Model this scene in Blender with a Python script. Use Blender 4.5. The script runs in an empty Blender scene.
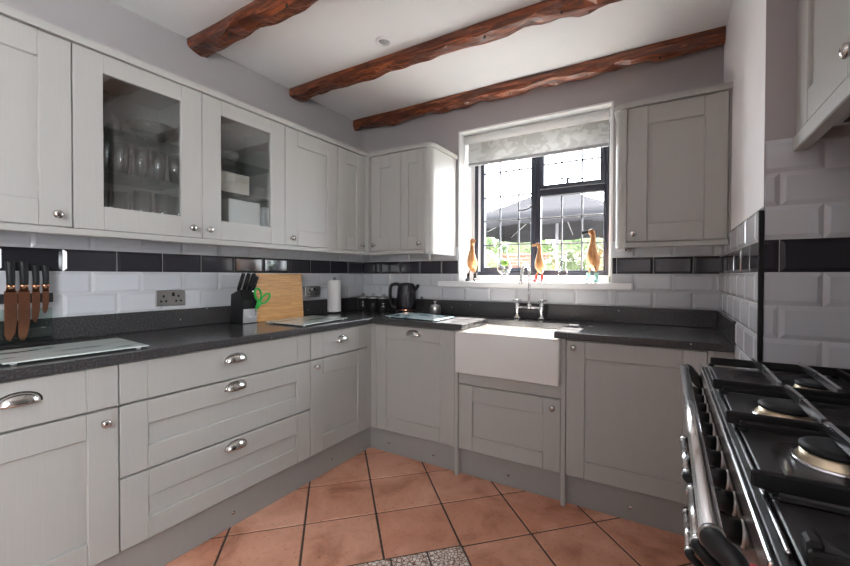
import bpy, bmesh, math, random
from mathutils import Vector, Matrix, noise
random.seed(7)
S = bpy.context.scene
COL = S.collection
PI = math.pi

# ------------------------------------------------------------------ materials
def nodes(name):
    m = bpy.data.materials.new(name); m.use_nodes = True
    nt = m.node_tree; b = nt.nodes['Principled BSDF']
    return m, nt, b
def setp(b, **k):
    for a, v in k.items():
        b.inputs[a.replace('_', ' ')].default_value = v
def rgb(c): return (c[0], c[1], c[2], 1)
def simple(name, c, rough=.5, metal=0, spec=.5, **k):
    m, nt, b = nodes(name)
    setp(b, Base_Color=rgb(c), Roughness=rough, Metallic=metal)
    b.inputs['Specular IOR Level'].default_value = spec
    for a, v in k.items(): b.inputs[a.replace('_', ' ')].default_value = v
    return m
def tex(nt, kind, scale=(1, 1, 1), rot=(0, 0, 0), **k):
    tc = nt.nodes.new('ShaderNodeTexCoord'); mp = nt.nodes.new('ShaderNodeMapping')
    mp.inputs['Scale'].default_value = scale; mp.inputs['Rotation'].default_value = rot
    t = nt.nodes.new(kind)
    nt.links.new(tc.outputs['Object'], mp.inputs['Vector']); nt.links.new(mp.outputs['Vector'], t.inputs['Vector'])
    for a, v in k.items(): t.inputs[a.replace('_', ' ')].default_value = v
    return t
def ramp(nt, src, stops):
    r = nt.nodes.new('ShaderNodeValToRGB'); nt.links.new(src, r.inputs['Fac'])
    e = r.color_ramp.elements
    while len(e) < len(stops): e.new(.5)
    for i, (p, c) in enumerate(stops):
        e[i].position = p; e[i].color = rgb(c) if len(c) == 3 else c
    return r
def mixc(nt, fac, a, b, blend='MIX'):
    n = nt.nodes.new('ShaderNodeMix'); n.data_type = 'RGBA'; n.blend_type = blend
    for sock, v in ((n.inputs[0], fac), (n.inputs[6], a), (n.inputs[7], b)):
        if hasattr(v, 'is_output'): nt.links.new(v, sock)
        else: sock.default_value = v if isinstance(v, (int, float)) else rgb(v)
    return n.outputs[2]
def bump(nt, b, src, strength=.2, dist=.002):
    n = nt.nodes.new('ShaderNodeBump'); n.inputs['Strength'].default_value = strength; n.inputs['Distance'].default_value = dist
    nt.links.new(src, n.inputs['Height']); nt.links.new(n.outputs['Normal'], b.inputs['Normal'])

def m_paint(name, c, grain=True):
    m, nt, b = nodes(name)
    t = tex(nt, 'ShaderNodeTexNoise', (90, 90, 3.0), Scale=2.0, Detail=5, Roughness=.65)
    col = mixc(nt, t.outputs['Fac'], [x * .93 for x in c], [x * 1.06 for x in c])
    nt.links.new(col, b.inputs['Base Color']); setp(b, Roughness=.42)
    bump(nt, b, t.outputs['Fac'], .25, .0012)
    return m
def m_plaster(name, c, s=.06):
    m, nt, b = nodes(name)
    t = tex(nt, 'ShaderNodeTexNoise', (1, 1, 1), Scale=3.5, Detail=4)
    nt.links.new(mixc(nt, t.outputs['Fac'], [x * .97 for x in c], [min(1, x * 1.03) for x in c]), b.inputs['Base Color'])
    setp(b, Roughness=.75)
    t2 = tex(nt, 'ShaderNodeTexNoise', (1, 1, 1), Scale=22, Detail=5)
    bump(nt, b, t2.outputs['Fac'], s, .006)
    return m
M = {}
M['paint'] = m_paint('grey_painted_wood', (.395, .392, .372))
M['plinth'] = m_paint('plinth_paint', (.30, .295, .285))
M['wall'] = m_plaster('mauve_grey_wall', (.385, .360, .362))
M['white_wall'] = m_plaster('white_wall', (.88, .87, .87))
M['ceiling'] = m_plaster('white_ceiling', (.88, .88, .88), .05)
M['upvc'] = simple('white_gloss', (.82, .82, .82), .35)
def m_island(name, c0, c1, rough=.12):
    m, nt, b = nodes(name)
    g = nt.nodes.new('ShaderNodeNewGeometry')
    nt.links.new(mixc(nt, g.outputs['Random Per Island'], c0, c1), b.inputs['Base Color'])
    setp(b, Roughness=rough)
    t = tex(nt, 'ShaderNodeTexNoise', (1, 1, 1), Scale=9, Detail=2)
    bump(nt, b, t.outputs['Fac'], .1, .003)
    return m
M['tile_white'] = m_island('white_glazed_tile', (.55, .56, .59), (.62, .63, .66), .1)
M['tile_black'] = m_island('black_glazed_tile', (.028, .027, .034), (.045, .043, .052), .08)
M['grout'] = m_plaster('grout', (.62, .61, .59))
M['floor_grout'] = m_plaster('floor_grout', (.075, .05, .04))
def m_terracotta():
    m, nt, b = nodes('terracotta')
    g = nt.nodes.new('ShaderNodeNewGeometry')
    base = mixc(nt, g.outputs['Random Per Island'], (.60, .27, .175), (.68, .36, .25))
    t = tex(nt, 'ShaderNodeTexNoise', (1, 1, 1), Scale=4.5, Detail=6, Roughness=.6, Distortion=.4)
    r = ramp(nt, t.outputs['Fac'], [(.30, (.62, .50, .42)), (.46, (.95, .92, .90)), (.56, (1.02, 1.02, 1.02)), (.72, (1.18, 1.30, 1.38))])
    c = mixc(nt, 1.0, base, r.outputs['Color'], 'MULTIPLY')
    t2 = tex(nt, 'ShaderNodeTexNoise', (1, 1, 1), Scale=60, Detail=3)
    r2 = ramp(nt, t2.outputs['Fac'], [(.28, (.55, .5, .5)), (.40, (1, 1, 1))])
    c = mixc(nt, .7, c, mixc(nt, 1.0, c, r2.outputs['Color'], 'MULTIPLY'))
    nt.links.new(c, b.inputs['Base Color']); setp(b, Roughness=.42)
    bump(nt, b, t2.outputs['Fac'], .15, .002)
    return m
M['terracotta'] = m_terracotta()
def m_mosaic():
    m, nt, b = nodes('pebble_pattern_tile')
    v = nt.nodes.new('ShaderNodeTexVoronoi'); v.feature = 'DISTANCE_TO_EDGE'; v.inputs['Scale'].default_value = 62
    v2 = nt.nodes.new('ShaderNodeTexVoronoi'); v2.inputs['Scale'].default_value = 62
    tc = nt.nodes.new('ShaderNodeTexCoord')
    nt.links.new(tc.outputs['Object'], v.inputs['Vector']); nt.links.new(tc.outputs['Object'], v2.inputs['Vector'])
    r = ramp(nt, v.outputs['Distance'], [(.05, (.25, .15, .11)), (.12, (1, 1, 1))])
    sep = nt.nodes.new('ShaderNodeSeparateColor'); nt.links.new(v2.outputs['Color'], sep.inputs[0])
    r2 = ramp(nt, sep.outputs[0], [(.2, (.66, .55, .50)), (.8, (.85, .80, .76))])
    nt.links.new(mixc(nt, 1.0, r2.outputs['Color'], r.outputs['Color'], 'MULTIPLY'), b.inputs['Base Color'])
    setp(b, Roughness=.45)
    return m
M['mosaic'] = m_mosaic()
def m_granite():
    m, nt, b = nodes('dark_granite')
    t = tex(nt, 'ShaderNodeTexNoise', (1, 1, 1), Scale=130, Detail=4, Roughness=.7)
    r = ramp(nt, t.outputs['Fac'], [(.35, (.026, .025, .027)), (.55, (.054, .052, .054)), (.72, (.10, .097, .099))])
    v = tex(nt, 'ShaderNodeTexVoronoi', (1, 1, 1), Scale=34)
    w = nt.nodes.new('ShaderNodeTexWhiteNoise'); nt.links.new(v.outputs['Position'], w.inputs['Vector'])
    g1 = nt.nodes.new('ShaderNodeMath'); g1.operation = 'LESS_THAN'; g1.inputs[1].default_value = .09; nt.links.new(v.outputs['Distance'], g1.inputs[0])
    g2 = nt.nodes.new('ShaderNodeMath'); g2.operation = 'GREATER_THAN'; g2.inputs[1].default_value = .88; nt.links.new(w.outputs['Value'], g2.inputs[0])
    g3 = nt.nodes.new('ShaderNodeMath'); g3.operation = 'MULTIPLY'; nt.links.new(g1.outputs[0], g3.inputs[0]); nt.links.new(g2.outputs[0], g3.inputs[1])
    nt.links.new(mixc(nt, g3.outputs[0], r.outputs['Color'], (.75, .73, .7)), b.inputs['Base Color'])
    setp(b, Roughness=.2)
    return m
M['granite'] = m_granite()
def m_beam():
    m, nt, b = nodes('varnished_beam')
    t = tex(nt, 'ShaderNodeTexNoise', (2.2, 26, 26), Scale=1.5, Detail=6, Roughness=.65, Distortion=1.2)
    r = ramp(nt, t.outputs['Fac'], [(.32, (.024, .006, .004)), (.50, (.13, .033, .012)), (.70, (.42, .12, .04))])
    nt.links.new(r.outputs['Color'], b.inputs['Base Color']); setp(b, Roughness=.36)
    t2 = tex(nt, 'ShaderNodeTexNoise', (3, 30, 30), Scale=2, Detail=3)
    bump(nt, b, t2.outputs['Fac'], .3, .006)
    return m
M['beam'] = m_beam()
def m_bamboo():
    m, nt, b = nodes('bamboo')
    t = tex(nt, 'ShaderNodeTexBrick', (1, 1, 1), rot=(0, 0, 0), Scale=1.0)
    t.inputs['Color1'].default_value = (.68, .36, .12, 1); t.inputs['Color2'].default_value = (.57, .28, .085, 1)
    t.inputs['Mortar'].default_value = (.40, .19, .06, 1); t.inputs['Mortar Size'].default_value = .0006
    t.inputs['Brick Width'].default_value = .16; t.inputs['Row Height'].default_value = .022
    n = tex(nt, 'ShaderNodeTexNoise', (60, 5, 60), Scale=2, Detail=3)
    r = ramp(nt, n.outputs['Fac'], [(.3, (.8, .8, .8)), (.7, (1.15, 1.15, 1.15))])
    nt.links.new(mixc(nt, 1.0, t.outputs['Color'], r.outputs['Color'], 'MULTIPLY'), b.inputs['Base Color'])
    setp(b, Roughness=.4)
    return m, t
M['bamboo'], _bt = m_bamboo()
_nt = M['bamboo'].node_tree; _src = _bt.inputs['Vector'].links[0].from_socket       # rows run along the board (y), stacked in z
_se = _nt.nodes.new('ShaderNodeSeparateXYZ'); _co = _nt.nodes.new('ShaderNodeCombineXYZ'); _nt.links.new(_src, _se.inputs[0])
_nt.links.new(_se.outputs['Y'], _co.inputs['X']); _nt.links.new(_se.outputs['Z'], _co.inputs['Y']); _nt.links.new(_co.outputs[0], _bt.inputs['Vector'])
M['chrome'] = simple('chrome', (.78, .78, .79), .2, 1)
M['nickel'] = simple('brushed_nickel', (.42, .41, .40), .3, 1)
M['pewter'] = simple('aged_pewter', (.60, .59, .57), .2, 1)
M['copper'] = simple('copper', (.70, .33, .20), .22, 1)
M['black'] = simple('black_plastic', (.010, .010, .011), .5, 0, .35)
M['black_gloss'] = simple('black_enamel', (.010, .010, .011), .12)
M['iron'] = simple('cast_iron', (.008, .008, .009), .55, 0, .35)
M['hob'] = simple('hob_enamel', (.035, .035, .038), .3)
M['navy'] = simple('dark_window_frame', (.018, .020, .032), .35)
M['ceramic'] = simple('white_ceramic', (.68, .66, .64), .12)
M['brass'] = simple('brass', (.55, .46, .33), .35, 1)
M['dark'] = simple('dark_interior', (.02, .02, .02), .7)
M['cream'] = simple('cream_panel', (.55, .50, .44), .4)
M['grey_plastic'] = simple('grey_plastic', (.35, .35, .36), .4)
M['silver_paint'] = simple('silver_grey', (.50, .50, .51), .35, .6)
M['green'] = simple('green_plastic', (.03, .42, .06), .35)
M['red'] = simple('red_paint', (.62, .03, .03), .25)
M['mint'] = simple('mint_paint', (.38, .75, .66), .25)
M['paper'] = simple('paper_roll', (.72, .71, .70), .9)
M['lead'] = simple('lead_strip', (.10, .10, .11), .5)
M['apple_green'] = simple('green_ball', (.22, .42, .06), .2)
M['white'] = simple('white_plastic', (.8, .8, .8), .4)
M['red_plastic'] = simple('red_light', (.6, .02, .015), .3)
def m_duck():
    m, nt, b = nodes('bamboo_root_wood')
    t = tex(nt, 'ShaderNodeTexNoise', (30, 30, 4), Scale=2, Detail=4)
    r = ramp(nt, t.outputs['Fac'], [(.3, (.28, .10, .025)), (.6, (.44, .21, .075)), (.8, (.6, .38, .18))])
    nt.links.new(r.outputs['Color'], b.inputs['Base Color']); setp(b, Roughness=.35)
    return m
M['duck'] = m_duck()
def m_thin_glass(name, tint=(1, 1, 1), refl=1.0, power=5):
    m = bpy.data.materials.new(name); m.use_nodes = True; nt = m.node_tree; nt.nodes.clear()
    o = nt.nodes.new('ShaderNodeOutputMaterial'); mx = nt.nodes.new('ShaderNodeMixShader')
    tr = nt.nodes.new('ShaderNodeBsdfTransparent'); gl = nt.nodes.new('ShaderNodeBsdfGlossy'); fr = nt.nodes.new('ShaderNodeLayerWeight')
    tr.inputs['Color'].default_value = rgb(tint); gl.inputs['Roughness'].default_value = .02; fr.inputs['Blend'].default_value = .5
    pw = nt.nodes.new('ShaderNodeMath'); pw.operation = 'POWER'; pw.inputs[1].default_value = power; nt.links.new(fr.outputs['Facing'], pw.inputs[0])
    mu = nt.nodes.new('ShaderNodeMath'); mu.operation = 'MULTIPLY_ADD'; mu.inputs[1].default_value = .92 * min(1, refl); mu.inputs[2].default_value = .04 * refl
    nt.links.new(pw.outputs[0], mu.inputs[0]); nt.links.new(mu.outputs[0], mx.inputs[0])
    nt.links.new(tr.outputs[0], mx.inputs[1]); nt.links.new(gl.outputs[0], mx.inputs[2]); nt.links.new(mx.outputs[0], o.inputs['Surface'])
    return m
M['pane'] = m_thin_glass('window_glass')
M['cab_glass'] = m_thin_glass('cabinet_glass', (.90, .92, .92), 2.6)
M['ware'] = m_thin_glass('glassware', (.88, .90, .90), 2.4, 1.6)
M['shelf_glass'] = m_thin_glass('shelf_glass', (.84, .90, .88), 1.5)
def m_board():
    m, nt, b = nodes('frosted_glass_board')
    t = tex(nt, 'ShaderNodeTexNoise', (13, 3.0, 1), Scale=1.5, Detail=2, Distortion=.5)
    r = ramp(nt, t.outputs['Fac'], [(.33, (.07, .11, .13)), (.38, (.36, .44, .45)), (.42, (.56, .63, .61)), (.8, (.70, .74, .71))])
    nt.links.new(r.outputs['Color'], b.inputs['Base Color']); setp(b, Roughness=.06)
    return m
M['board'] = m_board()
def m_blue_board():
    m, nt, b = nodes('blue_glass_board')
    t = tex(nt, 'ShaderNodeTexNoise', (4, 4, 1), Scale=2.2, Detail=3)
    r = ramp(nt, t.outputs['Fac'], [(.35, (.14, .24, .29)), (.45, (.42, .57, .62)), (.6, (.66, .76, .78))])
    nt.links.new(r.outputs['Color'], b.inputs['Base Color']); setp(b, Roughness=.06)
    return m
M['blue_board'] = m_blue_board()
def m_blind():
    m = bpy.data.materials.new('patterned_blind_fabric'); m.use_nodes = True; nt = m.node_tree; nt.nodes.clear()
    o = nt.nodes.new('ShaderNodeOutputMaterial'); mx = nt.nodes.new('ShaderNodeMixShader'); mx.inputs[0].default_value = .45
    d = nt.nodes.new('ShaderNodeBsdfDiffuse'); t = nt.nodes.new('ShaderNodeBsdfTranslucent')
    n = tex(nt, 'ShaderNodeTexNoise', (5, 1, 7), rot=(0, .6, 0), Scale=2.0, Detail=1.5, Distortion=1.4)
    r = ramp(nt, n.outputs['Fac'], [(.47, (.60, .595, .57)), (.56, (.74, .735, .72))])
    nt.links.new(r.outputs['Color'], d.inputs['Color']); nt.links.new(r.outputs['Color'], t.inputs['Color'])
    nt.links.new(d.outputs[0], mx.inputs[1]); nt.links.new(t.outputs[0], mx.inputs[2]); nt.links.new(mx.outputs[0], o.inputs['Surface'])
    return m
M['blind'] = m_blind()
M['canopy'] = simple('grey_canvas', (.022, .022, .024), .9, 0, 0)
M['pole'] = simple('grey_pole', (.2, .2, .21), .5)
def m_leaf(name, a, b_):
    m, nt, b = nodes(name); g = nt.nodes.new('ShaderNodeNewGeometry')
    nt.links.new(mixc(nt, g.outputs['Random Per Island'], a, b_), b.inputs['Base Color']); setp(b, Roughness=.6)
    return m
M['leaf'] = m_leaf('hedge_leaf', (.030, .06, .014), (.10, .15, .05))
M['leaf2'] = m_leaf('shrub_leaf', (.06, .09, .035), (.16, .2, .09))
M['petal'] = simple('white_petal', (.45, .43, .43), .7)
def m_brick():
    m, nt, b = nodes('garden_brick')
    t = tex(nt, 'ShaderNodeTexBrick', (1, 1, 1), rot=(PI / 2, 0, 0), Scale=1)
    t.inputs['Color1'].default_value = (.22, .07, .045, 1); t.inputs['Color2'].default_value = (.30, .12, .08, 1); t.inputs['Mortar'].default_value = (.3, .28, .25, 1)
    t.inputs['Brick Width'].default_value = .225; t.inputs['Row Height'].default_value = .075; t.inputs['Mortar Size'].default_value = .006
    nt.links.new(t.outputs['Color'], b.inputs['Base Color']); setp(b, Roughness=.85)
    return m
M['brick'] = m_brick()
M['paving'] = m_plaster('paving', (.25, .24, .22), .2)

# ------------------------------------------------------------------ mesh helpers
def new(): return bmesh.new()
def merge(bm, t, mat=0):
    for f in t.faces: f.material_index = mat
    me = bpy.data.meshes.new('t'); t.to_mesh(me); t.free(); bm.from_mesh(me); bpy.data.meshes.remove(me)
def box(bm, x0, x1, y0, y1, z0, z1, bev=0, mat=0, seg=1, xf=None):
    t = bmesh.new(); bmesh.ops.create_cube(t, size=1)
    x0, x1 = min(x0, x1), max(x0, x1); y0, y1 = min(y0, y1), max(y0, y1); z0, z1 = min(z0, z1), max(z0, z1)
    for v in t.verts: v.co = Vector(((x0 + x1) / 2 + v.co.x * (x1 - x0), (y0 + y1) / 2 + v.co.y * (y1 - y0), (z0 + z1) / 2 + v.co.z * (z1 - z0)))
    if bev: bmesh.ops.bevel(t, geom=t.edges[:], offset=min(bev, .45 * min(x1 - x0, y1 - y0, z1 - z0)), segments=seg, profile=.5, affect='EDGES')
    if xf: bmesh.ops.transform(t, matrix=xf, verts=t.verts)
    merge(bm, t, mat)
def basis(d):
    d = Vector(d).normalized(); a = Vector((0, 0, 1)) if abs(d.z) < .9 else Vector((1, 0, 0))
    u = d.cross(a).normalized(); return u, d.cross(u).normalized(), d
def lathe(bm, prof, o=(0, 0, 0), d=(0, 0, 1), seg=24, mat=0, smooth=True, close=False):
    u, v, d = basis(d); o = Vector(o); rings = []
    t = bmesh.new()
    for r, h in prof:
        if r < 1e-6: rings.append([t.verts.new(o + d * h)])
        else: rings.append([t.verts.new(o + d * h + (u * math.cos(2 * PI * i / seg) + v * math.sin(2 * PI * i / seg)) * r) for i in range(seg)])
    for a, b in zip(rings, rings[1:]):
        if len(a) == 1 and len(b) == 1: continue
        for i in range(seg):
            j = (i + 1) % seg
            if len(a) == 1: f = t.faces.new((a[0], b[j], b[i]))
            elif len(b) == 1: f = t.faces.new((a[i], a[j], b[0]))
            else: f = t.faces.new((a[i], a[j], b[j], b[i]))
            f.smooth = smooth
    bmesh.ops.recalc_face_normals(t, faces=t.faces)
    merge(bm, t, mat)
def tube(bm, pts, rad, seg=12, mat=0, caps=True, flat=None):
    pts = [Vector(p) for p in pts]; n = len(pts)
    rad = rad if isinstance(rad, (list, tuple)) else [rad] * n
    t = bmesh.new(); rings = []; pu = None
    for i, p in enumerate(pts):
        d = (pts[min(i + 1, n - 1)] - pts[max(i - 1, 0)]).normalized()
        if pu is None: u, v, _ = basis(d)
        else:
            u = (pu - d * pu.dot(d)).normalized(); v = d.cross(u)
        pu = u
        r = rad[i]; ru, rv = (r, r) if not isinstance(r, (tuple, list)) else r
        rings.append([t.verts.new(p + u * math.cos(2 * PI * k / seg) * ru + v * math.sin(2 * PI * k / seg) * rv) for k in range(seg)])
    for a, b in zip(rings, rings[1:]):
        for k in range(seg):
            f = t.faces.new((a[k], a[(k + 1) % seg], b[(k + 1) % seg], b[k])); f.smooth = True
    if caps:
        t.faces.new(rings[0][::-1]); t.faces.new(rings[-1])
    bmesh.ops.recalc_face_normals(t, faces=t.faces)
    merge(bm, t, mat)
def prism(bm, poly, F, a0, a1, mat=0, bev=0, seg=2):
    """poly: list of 2D points; F(p, q, a) -> world; extruded between a0 and a1."""
    t = bmesh.new()
    A = [t.verts.new(F(p, q, a0)) for p, q in poly]; B = [t.verts.new(F(p, q, a1)) for p, q in poly]
    t.faces.new(A[::-1]); t.faces.new(B)
    n = len(poly)
    for i in range(n): t.faces.new((A[i], A[(i + 1) % n], B[(i + 1) % n], B[i]))
    bmesh.ops.recalc_face_normals(t, faces=t.faces)
    if bev: bmesh.ops.bevel(t, geom=t.edges[:], offset=bev, segments=seg, profile=.5, affect='EDGES')
    merge(bm, t, mat)
def smoothpath(pts, n=8):
    P = [Vector(p) for p in pts]; out = []
    for i in range(len(P) - 1):
        p0 = P[max(i - 1, 0)]; p1 = P[i]; p2 = P[i + 1]; p3 = P[min(i + 2, len(P) - 1)]
        for k in range(n):
            t = k / n
            out.append(.5 * ((2 * p1) + (p2 - p0) * t + (2 * p0 - 5 * p1 + 4 * p2 - p3) * t * t + (3 * p1 - p0 - 3 * p2 + p3) * t ** 3))
    out.append(P[-1]); return out
def rootof(o):
    while o.parent: o = o.parent
    return o
def obj(name, bm, mats, parent=None, label=None, local=False):
    me = bpy.data.meshes.new(name)
    if parent is not None and not local:
        bmesh.ops.translate(bm, vec=-rootof(parent).location, verts=bm.verts)
    bm.to_mesh(me); bm.free()
    for m in (mats if isinstance(mats, (list, tuple)) else [mats]): me.materials.append(M[m])
    o = bpy.data.objects.new(name, me); COL.objects.link(o)
    if parent is not None: o.parent = parent
    if label: o['label'] = label
    return o
def thing(name, loc, label, cat, group=None):
    o = bpy.data.objects.new(name, None); COL.objects.link(o); o.location = loc; o.empty_display_size = .05
    return tag(o, label, cat, group)
def tag(o, label, cat, group=None):
    o['label'] = label; o['category'] = cat
    if group: o['group'] = group
    return o
def recentre(o):
    """move a single-mesh thing's origin to its base"""
    vs = [v.co for v in o.data.vertices]
    c = Vector(((min(v.x for v in vs) + max(v.x for v in vs)) / 2, (min(v.y for v in vs) + max(v.y for v in vs)) / 2, min(v.z for v in vs)))
    o.data.transform(Matrix.Translation(-c)); o.location = c
    return o
def solo(name, bm, mats, label, cat, group=None, keep=False):
    o = obj(name, bm, mats)
    if not keep: recentre(o)
    return tag(o, label, cat, group)
def struct(name, bm, mats, parent=None, label=None):
    o = obj(name, bm, mats, parent)
    if parent is None: o['kind'] = 'structure'
    if label: o['label'] = label
    return o
def dup(root, loc, label, rotz=0, group=None):
    r = root.copy(); COL.objects.link(r); r.location = loc; r.rotation_euler = (0, 0, rotz); r['label'] = label
    if group: r['group'] = group
    for ch in list(root.children):
        c = ch.copy(); COL.objects.link(c); c.parent = r
        for g in ch.children:
            d = g.copy(); COL.objects.link(d); d.parent = c
    return r

# frames: u along the wall, n out from the wall, z up
def FL(u, n, z): return Vector((n, u, z))
def FB(u, n, z): return Vector((u, -n, z))
AX = 3.08
def FH(u, n, z): return Vector((AX - n, u, z))
def fbox(bm, F, u0, u1, n0, n1, z0, z1, bev=0, mat=0, seg=1):
    a = F(u0, n0, z0); b = F(u1, n1, z1); box(bm, a.x, b.x, a.y, b.y, a.z, b.z, bev, mat, seg)
def fdir(F): return F(0, 1, 0) - F(0, 0, 0)

# ------------------------------------------------------------------ the room
W = 2.609; CEIL = 2.528; ZW = .911; ZWB = .876; UP = 1.011; P = .1019
OX0, OX1, OZ0, OZ1 = .954, 2.047, 1.116, 2.30       # window opening in the back wall
YR = -4.9
# floor: terracotta squares laid on the diagonal, one bevelled slab each, over dark grout
bm = new()
box(bm, -.02, 3.3, YR - .1, .02, -.05, -.004, mat=1)
g = .2420 * 1.0; half = .338 / 2 - .0028
for i in range(-20, 20):
    for j in range(-20, 20):
        cx = 1.0838 + (i + j) * g; cy = -.8955 + (i - j) * g
        if cx < -.2 or cx > 3.4 or cy > .2 or cy < YR - .2: continue
        # opening for the patterned inset
        if (i, j) in ((0, 1), (0, 2), (1, 1), (1, 2)) and False: continue
        R = Matrix.Translation((cx, cy, 0)) @ Matrix.Rotation(PI / 4, 4, 'Z')
        box(bm, -half, half, -half, half, -.012, 0, .003, 0, 1, R)
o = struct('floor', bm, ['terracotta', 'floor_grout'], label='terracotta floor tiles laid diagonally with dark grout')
# patterned inset, its far corner at (1.564, -1.137)
bm = new()
e1 = Vector((-1, -1, 0)).normalized(); e2 = Vector((1, -1, 0)).normalized()
c0 = Vector((1.566, -1.136, 0)); q = .150
Rm = Matrix.Rotation(PI / 4, 4, 'Z')
for a in range(0, 7):
    for b in range(0, 7):
        c = c0 + e1 * (q + .008) * (a + .5) + e2 * (q + .008) * (b + .5)
        box(bm, -q / 2, q / 2, -q / 2, q / 2, .0005, .003, .001, 0, 1, Matrix.Translation(c) @ Rm)
c = c0 + (e1 + e2) * (q + .008) * 3.5
s = (q + .008) * 3.5 + .004
box(bm, -s, s, -s, s, -.002, .0012, 0, 1, 1, Matrix.Translation(c) @ Rm)
struct('trim_1', bm, ['mosaic', 'floor_grout'], label='inset of pale pebble patterned tiles in the terracotta floor')

bm = new(); box(bm, -.15, 3.3, YR - .1, .3, CEIL, CEIL + .1); struct('ceiling', bm, 'ceiling', label='white plaster ceiling')
bm = new(); box(bm, -.15, 0, YR - .1, .3, -.05, CEIL); wl = struct('wall_left', bm, 'wall', label='mauve grey left wall with a tiled splashback')
bm = new()
box(bm, 0, OX0, 0, .27, -.05, CEIL); box(bm, OX1, W + .1, 0, .27, -.05, CEIL)
box(bm, OX0, OX1, 0, .27, -.05, OZ0); box(bm, OX0, OX1, 0, .27, OZ1, CEIL)
wb = struct('wall_back', bm, 'wall', label='mauve grey back wall around the window')
YA = -1.12
bm = new(); box(bm, W, W + .1, YA + .001, 0, -.05, CEIL); wr = struct('wall_right', bm, 'white_wall', label='pale side wall at the right of the window')
bm = new(); box(bm, W + .001, AX, YA, YA + .1, -.05, CEIL); wa = struct('wall_alcove', bm, 'wall', label='grey tiled return wall beside the cooker')
bm = new(); box(bm, AX, AX + .1, -2.4, YA + .1, -.05, CEIL); struct('wall_cooker', bm, 'wall')
bm = new(); box(bm, W, AX + .1, -2.5, -2.4, -.05, CEIL)
RY0, RY1, RZ0, RZ1 = -4.5, -3.3, 1.0, 2.1  # opening for the added window behind the camera
box(bm, W, W + .1, RY1, -2.5, -.05, CEIL); box(bm, W, W + .1, YR, RY0, -.05, CEIL)
box(bm, W, W + .1, RY0, RY1, -.05, RZ0); box(bm, W, W + .1, RY0, RY1, RZ1, CEIL); struct('wall_front', bm, 'wall')
bm = new(); box(bm, 0, W, YR - .1, YR, -.05, CEIL); struct('wall_rear', bm, 'wall')
bm = new()
for y in (RY0, (RY0 + RY1) / 2 - .03, RY1 - .06): box(bm, W + .03, W + .08, y, y + .06, RZ0, RZ1, .004)
for z in (RZ0, RZ1 - .06): box(bm, W + .03, W + .08, RY0, RY1, z, z + .06, .004)
w2 = struct('added_fill_window', bm, 'upvc')  # unseen window, added to let fill light in from the side

# metro tiles -------------------------------------------------------
def metro(bm, F, u0, u1, rows, off, pitch=.2019, n=.0, grout=True, zmin=UP, zmax=9, holes=()):
    """rows: list of (z0, black, shift)."""
    bw = .013; d = .0055; b0 = .003
    for z0, black, sh in rows:
        k0 = int((u0 - off - sh) / pitch) - 2
        for k in range(k0, k0 + int((u1 - u0) / pitch) + 5):
            a = off + sh + k * pitch + .001; b = a + pitch - .002
            z, t = z0 + .001, z0 + P - .001
            ca, cb, cz, ct = max(a, u0), min(b, u1), max(z, zmin), min(t, zmax)
            if cb - ca < .004 or ct - cz < .004: continue
            ia, ib = max(a + bw, ca), min(b - bw, cb); iz, it = max(z + bw, cz), min(t - bw, ct)
            if ib - ia < .001: ia = ib = None
            if ia is None:
                ia, ib = ca, cb
            if it - iz < .001: iz, it = cz, ct
            v = [bm.verts.new(F(*p)) for p in ((ca, n, cz), (cb, n, cz), (cb, n, ct), (ca, n, ct),
                 (ca, n + b0, cz), (cb, n + b0, cz), (cb, n + b0, ct), (ca, n + b0, ct),
                 (ia, n + b0 + d, iz), (ib, n + b0 + d, iz), (ib, n + b0 + d, it), (ia, n + b0 + d, it))]
            for i in range(4):
                j = (i + 1) % 4
                for s in (0, 4):
                    f = bm.faces.new((v[s + i], v[s + j], v[s + 4 + j], v[s + 4 + i])); f.material_index = 1 if black else 0
            f = bm.faces.new(v[8:12]); f.material_index = 1 if black else 0
    bmesh.ops.recalc_face_normals(bm, faces=bm.faces)
h = .10095
R0 = [(UP, 0, 0), (UP + P, 0, h), (UP + 2 * P, 1, 0), (UP + 3 * P, 0, h)]
bm = new(); metro(bm, FL, -3.6, 0, R0, -.1908); box(bm, -.001, .0025, -3.6, 0, UP, UP + 4 * P, mat=2); obj('wall_tiles', bm, ['tile_white', 'tile_black', 'grout'], wl)
bm = new()
metro(bm, FB, .008, OX0, R0, .208)
metro(bm, FB, OX1, W - .008, R0, 2.4752 - .2019 * 3)
metro(bm, FB, OX0, OX1, [(UP, 0, 0)], .208, zmax=1.1165)
box(bm, .0, OX0, -.0025, .001, UP, UP + 4 * P, mat=2); box(bm, OX1, W, -.0025, .001, UP, UP + 4 * P, mat=2); box(bm, OX0, OX1, -.0025, .001, UP, 1.116, mat=2)
obj('wall_tiles', bm, ['tile_white', 'tile_black', 'grout'], wb)
FR = lambda u, n, z: Vector((W - n, u, z))
bm = new()
RR = [(UP - 2 * P, 0, 0), (UP - P, 0, h), (UP, 0, 0), (UP + P, 0, h), (UP + 2 * P, 1, 0), (UP + 3 * P, 0, h)]
metro(bm, FR, YA, -.009, RR, -.155, pitch=.1975, zmin=UP - 2 * P)
box(bm, W - .0025, W + .001, YA + .002, 0, UP - 2 * P, UP + 4 * P, mat=2)
obj('wall_tiles', bm, ['tile_white', 'tile_black', 'grout'], wr)
FA = lambda u, n, z: Vector((u, YA - n, z))
bm = new()
RA = [(UP - P, 0, h), (UP, 0, 0), (UP + P, 0, h), (UP + 2 * P, 1, 0), (UP + 3 * P, 0, h), (UP + 4 * P, 0, 0), (UP + 5 * P, 0, h)]
metro(bm, FA, W + .003, AX, RA, 2.648, zmin=UP - P)
box(bm, W + .003, AX, YA - .0025, YA + .001, UP - P, UP + 6 * P, mat=2)
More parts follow.
